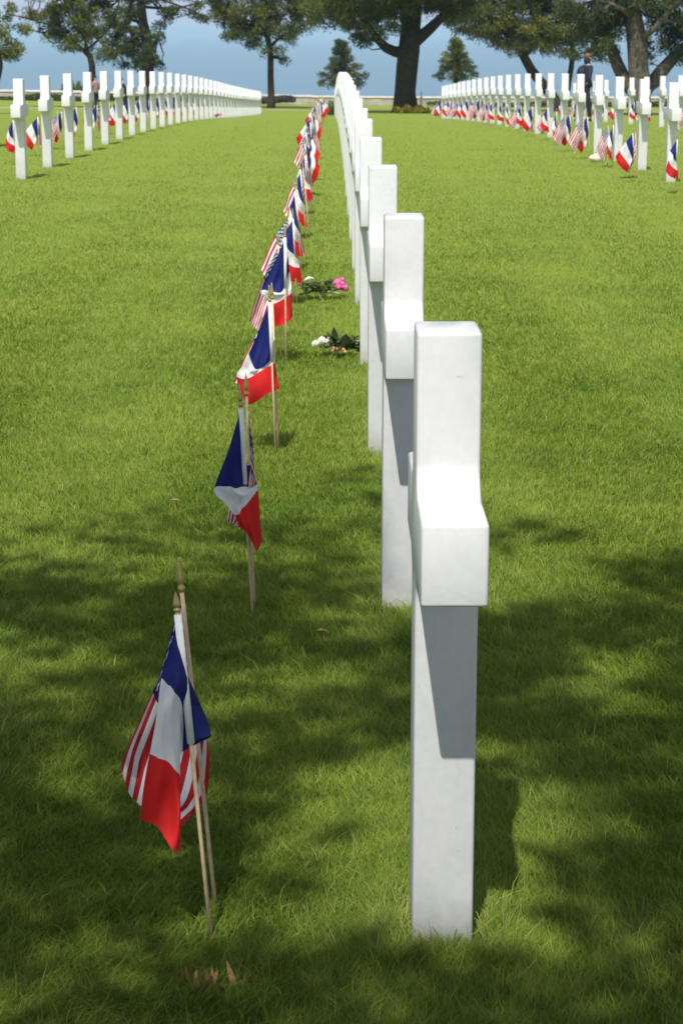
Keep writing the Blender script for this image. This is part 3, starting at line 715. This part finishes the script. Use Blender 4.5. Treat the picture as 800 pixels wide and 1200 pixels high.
# pine forking behind the right row
Y = 104.0; b0 = foot(652, 130, Y)
tree('pine_tree', 'pine with a thin curved trunk and a thinner upright one behind the right row', b0,
     [((b0[0], Y, b0[2]-.3), .4), (TP(650, 120, Y), .32), (TP(642, 106, Y), .27), (TP(632, 95, Y), .25), (TP(622, 82, Y), .24), (TP(614, 68, Y), .22), (TP(606, 50, Y), .19), (TP(600, 25, Y), .15), (TP(596, -20, Y), .10), (TP(596, -70, Y), .04)],
     [[(TP(650, 122, Y), .2), (TP(664, 108, Y, .3), .15), (TP(668, 85, Y, .4), .14), (TP(671, 62, Y, .4), .13), (TP(668, 40, Y, .4), .10), (TP(664, 0, Y), .06)],
      [(TP(614, 66, Y), .12), (TP(640, 40, Y), .08), (TP(655, 20, Y), .06)],
      [(TP(606, 50, Y), .12), (TP(580, 32, Y), .08), (TP(555, 15, Y), .05)]],
     [(530,24,14,8),(545,34,12,6),(566,38,18,9),(590,48,18,9),(612,54,14,8),(634,50,16,10),(656,48,14,8),(580,22,26,13),(612,30,24,14),(645,26,24,14),(668,34,16,12),(560,10,22,10),(600,6,34,12),(640,6,34,12),(600,62,8,4),(646,60,10,4),(662,62,8,3),
      (590,-18,60,14),(640,-14,40,14),(610,-45,60,20),(610,-80,35,18),(580,36,24,9),(615,44,22,8),(648,38,20,10),(680,40,14,9)], Y, dens=4.4, depth=2.2, per=75)
# stout grey pine at the right
Y = 92.0; b0 = foot(750, 133, Y)
tree('pine_tree', 'stout grey barked pine with dark spreading limbs at the right edge', b0,
     [((b0[0], Y, b0[2]-.3), .62), (TP(749, 120, Y), .50), (TP(749, 95, Y), .47), (TP(747, 70, Y), .46), (TP(746, 45, Y), .44), (TP(742, 22, Y), .40), (TP(738, 0, Y), .34), (TP(735, -50, Y), .24), (TP(735, -120, Y), .08)],
     [[(TP(746, 112, Y, .5), .34), (TP(732, 95, Y, .8), .30), (TP(723, 75, Y, .9), .28), (TP(714, 52, Y, 1), .26), (TP(706, 30, Y, 1), .2), (TP(695, 0, Y, 1), .12)],
      [(TP(752, 112, Y, .6), .36), (TP(765, 96, Y, 1), .34), (TP(776, 82, Y, 1), .32), (TP(790, 66, Y, 1), .28), (TP(806, 50, Y, 1), .22), (TP(830, 30, Y, 1), .12)],
      [(TP(747, 50, Y), .2), (TP(765, 34, Y, -1), .13), (TP(776, 22, Y, -1), .12), (TP(792, 2, Y, -1.2), .10), (TP(805, -25, Y), .06)],
      [(TP(742, 20, Y), .2), (TP(730, 12, Y, -1), .12), (TP(716, 4, Y, -1.5), .08)]],
     [(690,36,16,12),(704,50,12,10),(680,52,10,7),(716,34,16,14,1),(700,16,24,12),(724,14,20,12,1),(682,18,16,12),(664,10,16,12),(768,52,16,12,1.2,1),(786,50,14,14,1,1),(800,58,10,10,.5,1),(772,32,14,10,1,1),(794,26,16,12),(768,8,20,10),
      (792,4,18,10),(740,2,26,8,-1,1.2),(806,38,12,14),(796,72,8,4,.5,1),(700,66,10,4),(672,66,6,3),(720,58,8,6,1,1),(756,66,7,7,1,.8),(730,-14,70,16),(800,-14,40,16),(740,-50,80,24),(740,-95,55,28),(700,38,18,10,1,1),(722,22,22,14,1.5,1),(772,18,22,14,1.5,1),(790,40,14,12,1.5,1),(690,60,12,5)], Y, dens=4.6, depth=2.0, per=80, bark='bark_grey', mat='pine_dark')

# ------------------------------------------------------------------ low plants, hedge
def shrub(name, label, cat, x0, x1, y0, y1, h, n, mat, L=.12, W=.06, group=None):
    cx = (x0+x1)/2; cy = (y0+y1)/2; z0 = G(cx, cy)
    p = rng.uniform(-1, 1, (n, 3)); p = p[(p**2).sum(1) < 1.4]
    P = np.stack([p[:, 0]*(x1-x0)/2, p[:, 1]*(y1-y0)/2, (p[:, 2]*.5+.5)*h*(.75+.25*np.sin(p[:, 0]*9+cx))], -1)
    D = rng.normal(size=P.shape)+np.array([0, 0, .6])
    me = blades_mesh(name, P, D, rng.uniform(.7, 1.3, len(P))*L, rng.uniform(.7, 1.3, len(P))*W, rng.random(len(P)), M[mat])
    o = link(name, me); o.location = (cx, cy, z0); tag(o, label, cat, group); return o
xa = at(183, 120, 123.3)[0]; xb = at(346, 120, 123.3)[0]
shrub('heather_hedge', 'low brown heather hedge in front of the wall, left of the middle row', 'hedge', xa, xb, 122.8, 124.6, .48, 26000, 'hedge')
for hx0, hx1, hl in ((-60, 182, 'dark green strip standing for tree shade at the foot of the wall behind the left row'), (500, 900, 'dark green strip standing for tree shade at the foot of the wall behind the right rows')):
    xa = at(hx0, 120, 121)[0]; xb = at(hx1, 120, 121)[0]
    shrub('shade_strip', hl, 'hedge', xa, xb, 120.4, 121.6, .40, 30000, 'pine_dark', .10, .05)  # dark leaf strip added in place of the tree shade on the grass
xa = at(462, 131, 97.3)[0]; xb = at(502, 131, 97.3)[0]
shrub('flowering_groundcover', 'yellow low plants spreading round the foot of the thick dark pine', 'plant', xa, xb, 96.3, 98.3, .34, 9000, 'yellow_plant', .10, .06)
xa = at(72, 110, 128)[0]; xb = at(98, 110, 128)[0]
o = shrub('green_shrub', 'light green shrub showing above the wall behind the left row', 'shrub', xa, xb, 127.5, 129, 1.1, 5000, 'shrub'); 
xa = at(384, 131, 88)[0]; xb = at(393, 131, 88)[0]
shrub('dark_shrub', 'tiny dark shrub at the far end of the middle row of flags', 'shrub', xa, xb, 87.5, 88.6, .62, 1500, 'leafy', .1, .06)

# ------------------------------------------------------------------ the near tree whose shade dapples the foreground
LIT = [(112,805,26,9),(75,858,28,10),(21,890,26,12),(32,933,26,10),(320,821,34,11),(373,763,44,12),(320,1122,64,20),(55,1125,64,22),(373,1060,34,18),
       (629,789,34,9),(715,837,28,10),(784,896,34,24),(640,965,54,24),(587,890,26,11),(688,1066,36,12),(405,763,22,10),(560,640,60,10),(700,655,60,8),(640,700,26,8),
       (95,640,30,8),(160,700,26,8),(420,870,26,10),(150,760,26,9),(30,745,22,8),(760,745,30,9),(230,640,40,10),(620,1110,40,12),(330,955,26,10),(130,1000,26,9),(740,990,26,10),(350,620,40,9)]
def to_px(x, y, z):
    v = Vector((x, y, z-CAMZ)); cy, sy = math.cos(-YAW), math.sin(-YAW)
    X = v.x*cy - v.y*sy; Yy = v.x*sy + v.y*cy; c, s = math.cos(PITCH), math.sin(PITCH)
    dep = Yy*c - v.z*s; up = Yy*s + v.z*c
    if dep < .1: return None
    return 400+FPX*X/dep, 600-FPX*up/dep
P = []; R = []
sd = -SUN
tries = 0
while tries < 4100:
    tries += 1
    z = random.uniform(4.6, 7.2); X = random.uniform(-6.5, 3.5); Yc = random.uniform(-8.5, 3.9)
    t = z/(-sd.z); gx = X+sd.x*t; gy = Yc+sd.y*t
    edge = 5.55+.35*math.sin(gx*2.3+.5)+.25*math.sin(gx*5.1)
    if gy > edge and not (gy < 6.7 and -1.6 < gx < .9 and random.random() < .30*(1-(gy-edge)/1.4) and math.sin(gx*9+gy*4) > -.2): continue
    if gy > 4.6 and random.random() < .30*(gy-4.6)/.9: continue
    q = to_px(gx, gy, 0)
    skip = False
    if q:
        for a, b_, rx, ry in LIT:
            if ((q[0]-a)/(rx*1.25))**2+((q[1]-b_)/(ry*1.6))**2 < 1: skip = True; break
    if skip: continue
    # ray through the nearest cross: leave a window so the stone catches the sun
    for zz in (.12, .25, .4, .55, .7, .82, .95):
        t = (z-zz)/(-sd.z); ax = X+sd.x*t-.18; ay = Yc+sd.y*t-3.05
        if abs(ax) < .20 and abs(ay) < .21 and random.random() < .86: skip = True; break
        if abs(ax) < .17 and abs(ay-2.05) < .26: skip = True; break
    if skip: continue
    P.append((X, Yc, z)); R.append(random.uniform(.10, .24))
P = np.array(P); R = np.array(R)
B = Vector((-2.6, -5.2, G(-2.6, -5.2)-.05))
root = empty('pine_tree', B); tag(root, 'tall pine behind the viewer whose boughs dapple the near grass with shade', 'tree')
mb = MB(); mb.tube([(0, 0, -.3), (.05, 0, .5), (.1, .1, 3), (.2, .3, 5.5), (.3, .5, 8.4)], [.42, .30, .26, .20, .08], 12, jitter=.06); mb.build('trunk', M['bark_grey'], root)
for k in range(16):
    a = 2*PI*k/16+.2; z0 = 4.6+(k % 4)*.8; l = random.uniform(2.4, 4.6)
    s_ = Vector((.15, .25, z0)); e = s_+Vector((math.cos(a)*l, math.sin(a)*l, .9)); mid = (s_+e)/2+Vector((0, 0, .25))
    mb = MB(); mb.tube([s_, mid, e], [.09, .05, .015], 6); mb.build('limb', M['bark_grey'], root)
C, D, LL, WW, T = puff_cloud(P, R, 44, .15, .045, None)
me = blades_mesh('crown', C-np.array(B), D, LL, WW, T, M['pine']); link('crown', me, None, root)

# ------------------------------------------------------------------ grass
def grass(name, N, pyr, pxr, seed, hmul=1.0):
    r = np.random.default_rng(seed)
    px = r.uniform(*pxr, N); py = r.uniform(*pyr, N)
    x = (px-400)/FPX; y = (600-py)/FPX; c, s = math.cos(PITCH), math.sin(PITCH)
    dx = x; dy = c+y*s; dz = -s+y*c
    cy, sy = math.cos(YAW), math.sin(YAW); dx, dy = dx*cy-dy*sy, dx*sy+dy*cy
    t = np.full(N, 3.0)
    # march to the ground
    t = (-1.445)/dz
    for _ in range(30):
        X = dx*t; Y = dy*t; g = gz(X, Y)-CAMZ; t = t + .7*((g/dz)-t)
    X = dx*t; Y = dy*t
    ok = (Y > 0) & (Y < 97) & (np.abs(gz(X, Y)-CAMZ-dz*t) < .05)
    X = X[ok]; Y = Y[ok]
    Y = Y + r.normal(0, 1, len(Y))*.012*Y; X = X + r.normal(0, 1, len(Y))*.01
    keep = np.ones(len(X), bool)
    for cx, cyy in CROSSES:
        keep &= ~((np.abs(X-cx) < .052) & (np.abs(Y-cyy) < .068))
    X = X[keep]; Y = Y[keep]; n = len(X); Z = gz(X, Y)
    far = np.clip(Y/3.0, 1, 30)
    # clumped height
    ph = np.sin(X*7.3+np.sin(Y*5.1)*2)*np.sin(Y*6.7+np.sin(X*4.3)*2)
    ph2 = np.sin(X*23+np.sin(Y*17)*2)*np.sin(Y*21+np.sin(X*19)*2)
    h = (.0185+.005*ph+.004*ph2+r.exponential(.0060, n))*hmul
    # longer blades round each cross foot, where the mower does not reach
    rim = np.zeros(n, bool)
    for cx, cyy in CROSSES[:12]:
        d = np.maximum(np.abs(X-cx)-.05, np.abs(Y-cyy)-.065); nearf = (d < .07)
        h[nearf] *= 1.0+.9*r.random(nearf.sum()); rim |= d < .045
    w = .0016*np.clip(far, 1, 5)**.6*r.uniform(.7, 1.35, n)
    h = h*(1-.05*np.clip(far-1, 0, 6))
    a = r.uniform(0, 2*PI, n); lean = r.uniform(.2, 1.25, n)*h
    stripe = np.tanh(3*np.sin((X+.06*np.sin(Y*.7))*PI/.62))
    # prevailing lay of the grass
    lx = np.cos(a)*lean + .25*h*np.sin(Y*.9+X*1.7); ly = np.sin(a)*lean + (.22+.28*stripe)*h
    b = r.uniform(0, 2*PI, n); wx = np.cos(b)*w/2; wy = np.sin(b)*w/2
    V = np.empty((n, 5, 3), np.float32)
    V[:, 0] = np.stack([X-wx, Y-wy, Z-.003], -1); V[:, 1] = np.stack([X+wx, Y+wy, Z-.003], -1)
    mx = X+lx*.32; my = Y+ly*.32; mz = Z+h*.6
    V[:, 2] = np.stack([mx+wx*.85, my+wy*.85, mz], -1); V[:, 3] = np.stack([mx-wx*.85, my-wy*.85, mz], -1)
    V[:, 4] = np.stack([X+lx, Y+ly, Z+h*r.uniform(.82, 1.0, n)], -1)
    base = np.arange(n)[:, None]*5
    tri = np.concatenate([base+np.array([0, 1, 2]), base+np.array([0, 2, 3]), base+np.array([3, 2, 4])], 0)
    me = npmesh(name, V.reshape(-1, 3), tri)
    tint = np.clip(.42+.20*r.normal(size=n)+.10*ph, 0, .93); dry = r.random(n) < np.where(rim, .35, .03+.05*(ph2 > .6)); tint[dry] = r.uniform(.95, 1, dry.sum())
    at_ = me.attributes.new('tint', 'FLOAT', 'POINT'); at_.data.foreach_set('value', np.repeat(tint, 5).astype(np.float32))
    me.polygons.foreach_set('use_smooth', np.ones(len(me.polygons), bool))
    o = link(name, me, M['grass']); return o
o = grass('lawn_grass', 1150000, (136, 1290), (-120, 920), 5)
tag(o, 'short mown green lawn grass covering the ground between the rows', 'grass', kind='stuff')

# ------------------------------------------------------------------ bouquets and litter
M['pink'] = plain('pink_petals', (.85, .20, .45), .6, var=.35, scale=60)
M['cream'] = plain('cream_rose_petals', (.82, .80, .70), .6, var=.08)
M['kraft'] = plain('kraft_paper', (.55, .38, .17), .7)
M['stem'] = plain('green_stems', (.10, .16, .05), .6)
M['dead'] = plain('dead_leaf', (.30, .17, .06), .8, var=.4, scale=90)
M['palegreen'] = plain('pale_green_leaf', (.42, .50, .22), .5, var=.2)
def leaf_mb(mb, c, d, up, L, W, curl=.25):
    c = Vector(c); d = Vector(d).normalized(); s = d.cross(Vector(up)).normalized(); n = s.cross(d)
    prof = [(0, .05), (.2, .6), (.45, 1), (.7, .75), (.9, .3), (1, .02)]
    V = []
    for t, w_ in prof:
        p = c+d*L*t-n*curl*L*t*t
        V += [p-s*W*w_/2+n*W*.12*w_, p, p+s*W*w_/2+n*W*.12*w_]
    F = []
    for i in range(len(prof)-1):
        a = i*3; F += [(a, a+1, a+4, a+3), (a+1, a+2, a+5, a+4)]
    mb.add(V, F)
def rose(mb, c, r, n=18):
    c = Vector(c)
    for i in range(n):
        z_ = 1-1.5*(i+.5)/n; a = i*2.399; q = math.sqrt(max(0, 1-z_*z_))
        d = Vector((math.cos(a)*q, math.sin(a)*q, z_)); upv = Vector((0, 0, 1))-d*z_
        if upv.length < .2: upv = Vector((1, .3, 0))
        w_ = (upv.normalized()+d*.45).normalized(); l = r*random.uniform(.75, 1.1)
        leaf_mb(mb, c+d*r*.55-w_*l*.35, w_, d, l, l*.95, .35)
def bouquet(X, Y, kind):
    z = G(X, Y)+.02; root = empty('flower_bouquet', (X, Y, z))
    mb = MB()
    for i in range(110):
        x = random.uniform(-.13, .07) if kind == 'pink' else random.uniform(-.07, .13)
        y = random.uniform(-.05, .05); a = random.uniform(0, 2*PI)
        leaf_mb(mb, (x, y, random.uniform(.015, .075)), (math.cos(a), math.sin(a)*.7, random.uniform(-.1, .9)), (0, 0, 1), random.uniform(.03, .065), random.uniform(.014, .03))
    mb.build('leaves', M['leafy'], root)
    mb = MB()
    sgn = -1 if kind == 'pink' else 1
    for i in range(9):
        x = random.uniform(.0, .05)*-sgn
        mb.tube([(x, random.uniform(-.03, .03), .035), (sgn*.08, random.uniform(-.03, .03), .03), (sgn*random.uniform(.12, .16), random.uniform(-.04, .04), .012)], .0028, 5)
    mb.build('stems', M['stem'], root)
    if kind == 'pink':
        mb = MB()
        for k, (x, y, zz, r) in enumerate([(.055, -.01, .075, .03), (.08, .01, .06, .034), (.10, -.02, .045, .030), (.065, -.03, .05, .03), (.085, .03, .085, .026), (.105, .02, .035, .026)]):
            mb = MB(); rose(mb, (x, y, zz), r, 22); mb.build('flower', M['pink'], root)
        mb = MB()
        for i in range(8):
            a = random.uniform(0, 2*PI); leaf_mb(mb, (random.uniform(-.05, .05), -.05, random.uniform(.01, .05)), (math.cos(a), -.4, math.sin(a)*.4), (0, 0, 1), .06, .022)
        mb.build('pale_leaves', M['palegreen'], root)
        mb = MB(); mb.tube([(-.145, 0, .05), (-.135, -.01, .085), (-.105, -.02, .108), (-.075, -.02, .105)], [.006, .009, .008, .003], 6); mb.build('ribbon', M['cream'], root)
        tag(root, 'bouquet with bright pink flowers and dark leaves lying on the grass', 'bouquet', 'bouquets lying on the lawn')
    else:
        for (x, y, zz, r) in [(-.065, -.02, .06, .028), (-.095, -.01, .045, .024), (-.04, .0, .06, .024)]:
            mb = MB(); rose(mb, (x, y, zz), r, 18); mb.build('flower', M['cream'], root)
        mb = MB()
        leaf_mb(mb, (0, 0, .03), (-.1, -.1, 1), (0, 1, 0), .10, .035, .1); leaf_mb(mb, (.04, -.03, .02), (.1, -.2, .9), (0, 1, .2), .085, .06, .1)
        leaf_mb(mb, (.02, -.03, .02), (.5, -.2, .5), (0, 1, .2), .08, .05, .1)
        mb.build('broad_leaves', M['leafy'], root)
        mb = MB()
        V = []; F = []
        for i in range(9):
            a = -1.0+2.0*i/8
            V += [(.07, math.sin(a)*.02, .03+math.cos(a)*.02), (.155, math.sin(a)*.055, .02+math.cos(a)*.055+random.uniform(-.004, .004))]
        for i in range(8): F.append((2*i, 2*i+1, 2*i+3, 2*i+2))
        mb.add(V, F); o = mb.build('wrapping_paper', M['kraft'], root); sm = o.modifiers.new('thick', 'SOLIDIFY'); sm.thickness = .001
        tag(root, 'bouquet with cream roses, broad leaves and brown paper lying on the grass', 'bouquet', 'bouquets lying on the lawn')
        mb = MB()
        for k in range(5): rose(mb, (random.uniform(-.03, .05), random.uniform(-.06, -.03), random.uniform(.015, .03)), .012, 8)
        mb.build('buds', plain('peach_buds', (.65, .35, .18), .6), root)
bouquet(-.025, 11.45, 'pink')
bouquet(.02, 9.35, 'cream')
def small_leaf(px, py, Y0, L, label):
    x, y, z = at(px, py, Y0); mb = MB()
    leaf_mb(mb, (-L/2, 0, .022), (1, .2, .15), (0, 0, 1), L, L*.5, .3); leaf_mb(mb, (-L/4, .01, .02), (.7, .8, .3), (0, 0, 1), L*.6, L*.35, .4)
    o = mb.build('fallen_leaf', M['dead']); o.location = (x, y, G(x, y)+.012); tag(o, label, 'leaf', 'fallen leaves on the lawn'); return o
small_leaf(206, 580, 6.22, .038, 'curled brown fallen leaf lying left of the second pair of flags')
small_leaf(378, 733, 4.78, .036, 'small brown fallen leaf between the flags and the second cross')
# brown shoots at the bottom of the picture
x, y, _ = at(262, 1165, 2.9)
mb = MB()
for k in range(11):
    a = random.uniform(-.06, .04); l = random.uniform(.032, .052)
    leaf_mb(mb, (a, random.uniform(-.02, .02), 0.005), (random.uniform(-.4, .4), random.uniform(-.3, .1), 1), (0, 1, 0), l, l*.22, random.uniform(-.5, .5))
mb.blob((0, 0, 0), (.05, .02, .008), 8, 6, .3); o = mb.build('withered_plant', M['dead']); o.location = (x, y, G(x, y)); tag(o, 'withered brown shoots poking from the grass at the bottom edge', 'plant')
# pale stone and pink blossom by the side rows
x, y, _ = at(697, 188, 24.6); mb = MB(); mb.blob((0, 0, .035), (.085, .06, .05), 14, 9, .35); o = mb.build('pale_stone', plain('pale_stone', (.62, .58, .42), .8)); o.location = (3.18, 24.4, G(3.18, 24.4)+.015)
tag(o, 'pale yellowish stone lying on the lawn beside the right row flags', 'stone')
mb = MB()
for k in range(5): rose(mb, (random.uniform(-.08, .08), random.uniform(-.05, .05), random.uniform(.05, .1)), .05, 12)
o = mb.build('pink_posy', M['pink']); o.location = (-3.02, 54.6, G(-3.02, 54.6)); tag(o, 'tiny pink posy at the foot of a cross midway along the left row', 'flowers')

# ------------------------------------------------------------------ people
def skin_obj(name, nodes, edges, mat, parent, lvl=2):
    me = bpy.data.meshes.new(name); me.from_pydata([n[0] for n in nodes], edges, [])
    o = link(name, me, mat, parent); o.modifiers.new('Skin', 'SKIN')
    for i, n in enumerate(nodes):
        sv = me.skin_vertices[0].data[i]; r = n[1]; sv.radius = (r, r) if not hasattr(r, '__len__') else r
        sv.use_root = (i == 0)
    s = o.modifiers.new('Sub', 'SUBSURF'); s.levels = lvl; s.render_levels = lvl
    o.modifiers['Skin'].use_smooth_shade = True
    return o
skinm = plain('skin', (.50, .31, .22), .55, var=.05)
def person(loc, rz, label, jacket, trousers, hairc, H_=1.66, stride=.14, armL=(-.04, .05), armR=(.04, .05), bend=0, bag=None, hair_long=False, hood=False):
    root = empty('person', loc, rz); root.scale = (H_/1.75,)*3; tag(root, label, 'person')
    def bz(z, y=0): return y - bend*max(0, z-.92)
    hp = [((0, 0, .93), (.115, .10)), ((0, bz(1.12), 1.12), (.115, .09)), ((0, bz(1.32), 1.32), (.135, .10)), ((0, bz(1.45), 1.45), (.075, .06)), ((0, bz(1.52), 1.52), .048),
          ((0, bz(1.60)-.012, 1.60), (.066, .075)), ((0, bz(1.69)-.005, 1.69), (.062, .07))]
    N = [((a[0], a[1], a[2]), r) for a, r in hp]; E = [(0, 1), (1, 2), (2, 3), (3, 4), (4, 5), (5, 6)]
    legs = []
    for s_, st in ((-1, stride), (1, -stride)):
        i = len(N); N += [((s_*.09, 0, .88), .085), ((s_*.095, -st*.45-.02, .50), .055), ((s_*.095, -st+.05*abs(st)*4*(1 if st < 0 else 0), .10), .036), ((s_*.10, -st-.12, .04), (.04, .03))]
        E += [(0, i), (i, i+1), (i+1, i+2), (i+2, i+3)]; legs.append([N[i], N[i+1], N[i+2], N[i+3]])
    arms = []
    for s_, (ax, ay) in ((-1, armL), (1, armR)):
        i = len(N); sh = (s_*.175, bz(1.41), 1.41); el = (s_*.225, bz(1.12)+.03, 1.12); wr = (s_*.22+ax*0, bz(1.0)-ay-.03, .88+abs(ay)*.35); hd = (s_*.215, bz(1.0)-ay-.07, .80+abs(ay)*.45)
        N += [(sh, .055), (el, .040), (wr, .028), (hd, (.032, .018))]; E += [(3, i), (i, i+1), (i+1, i+2), (i+2, i+3)]; arms.append([N[i], N[i+1], N[i+2]])
        # four fingers and a thumb
        j = i+3
        for q in range(4):
            k = len(N); fx = (q-1.5)*.017
            N += [((hd[0], hd[1]-.02+fx, hd[2]-.05), .009), ((hd[0]-s_*.01, hd[1]-.02+fx, hd[2]-.085+abs(q-1.3)*.006), .008)]; E += [(j, k), (k, k+1)]
        k = len(N); N += [((hd[0]-s_*.02, hd[1]-.045, hd[2]-.02), .010)]; E += [(j, k)]
    body = skin_obj('body', N, E, skinm, root)
    g = 1.22
    JN = [((0, 0, .84), (.15, .13)), ((0, bz(1.12), 1.12), (.145, .12)), ((0, bz(1.32), 1.32), (.165, .13)), ((0, bz(1.46), 1.46), (.09, .08))]; JE = [(0, 1), (1, 2), (2, 3)]
    for a in arms:
        i = len(JN); JN += [(a[0][0], .075), (a[1][0], .060), (a[2][0], .045)]; JE += [(2, i), (i, i+1), (i+1, i+2)]
    skin_obj('jacket', JN, JE, jacket, root)
    TN = [((0, 0, .90), (.13, .115))]; TE = []
    for l in legs:
        i = len(TN); TN += [(l[0][0], .10), (l[1][0], .075), (l[2][0], .06)]; TE += [(0, i), (i, i+1), (i+1, i+2)]
    skin_obj('trousers', TN, TE, trousers, root)
    for l in legs:
        f = l[3][0]; mb = MB(); mb.blob((f[0], f[1]+.05, .04), (.05, .13, .045), 10, 7); mb.build('shoe', trousers, root)
    hy = bz(1.66)
    mb = MB(); mb.blob((0, hy+.022, 1.695), (.086, .098, .088), 12, 9, .15)
    if hair_long: mb.blob((0, hy+.06, 1.58), (.075, .05, .12), 10, 8, .15)
    mb.build('hair', hairc, root)
    fy = hy-.075
    mb = MB(); mb.blob((0, fy-.018, 1.625), (.013, .02, .02), 8, 6); mb.build('nose', skinm, root)
    for s_ in (-1, 1):
        mb = MB(); mb.blob((s_*.03, fy-.002, 1.655), (.011, .008, .007), 8, 6); mb.build('eye', plain('eye_dark', (.05, .04, .03), .3), root)
        mb = MB(); mb.blob((s_*.076, hy+.005, 1.645), (.012, .02, .03), 8, 6); mb.build('ear', skinm, root)
    mb = MB(); mb.blob((0, fy+.0, 1.582), (.024, .01, .007), 8, 6); mb.build('mouth', plain('lips', (.42, .16, .13), .5), root)
    if hood:
        mb = MB(); mb.blob((0, hy+.05, 1.60), (.10, .085, .13), 12, 9, .1); mb.blob((0, bz(1.50)+.0, 1.50), (.085, .08, .06), 12, 8, .1); mb.build('hood', jacket, root)
    if bag:
        mb = MB(); mb.blob((0, .17+bz(1.25), 1.22), (.15, .10, .22), 12, 10, .15); mb.build('backpack', bag, root)
    return root
navy = plain('navy_coat', (.018, .022, .045), .8); blackc = plain('black_coat', (.014, .013, .014), .8); darkt = plain('dark_trousers', (.02, .02, .026), .85)
redc = plain('grey_pink_top', (.28, .17, .17), .8); hairb = plain('brown_hair', (.14, .07, .035), .6); hairk = plain('black_hair', (.02, .016, .014), .6)
def stand(px, Y): 
    x = at(px, 120, Y)[0]; return (x, Y, G(x, Y)-.0)
person(stand(683, 52.3), PI/2+.5, 'person in a dark navy coat with a pack walking behind the right row', navy, darkt, hairb, 1.68, stride=.16, bend=.18, bag=navy, hood=True)
person(stand(112.5, 97), .6, 'person in a greyish pink top with dark trousers standing behind the left row', redc, darkt, hairk, 1.62, stride=.03, bend=.05)
person(stand(148, 96), -1.2, 'person in black stooping forward near the darker left pine', blackc, darkt, hairk, 1.55, stride=.08, bend=.35)
person(stand(-17, 27.5), -.3, 'person in a black coat at the left edge, only an arm showing', blackc, darkt, hairk, 1.68, stride=.02, armR=(.04, .03))

# ------------------------------------------------------------------ sea haze
m = bpy.data.materials.new('sea_haze'); m.use_nodes = True; nt = m.node_tree
for n in list(nt.nodes):
    if n.type != 'OUTPUT_MATERIAL': nt.nodes.remove(n)
pv = nt.nodes.new('ShaderNodeVolumePrincipled'); pv.inputs['Color'].default_value = (.56, .83, 1.0, 1); pv.inputs['Density'].default_value = .00017; pv.inputs['Anisotropy'].default_value = 0.0
nt.links.new(pv.outputs[0], nt.nodes['Material Output'].inputs['Volume'])
v, f = boxv(-41000, 41000, -900, 61000, -54, 16)
me = bpy.data.meshes.new('haze'); me.from_pydata(v, [], f); me.update()
o = link('haze', me, m); tag(o, kind='stuff')
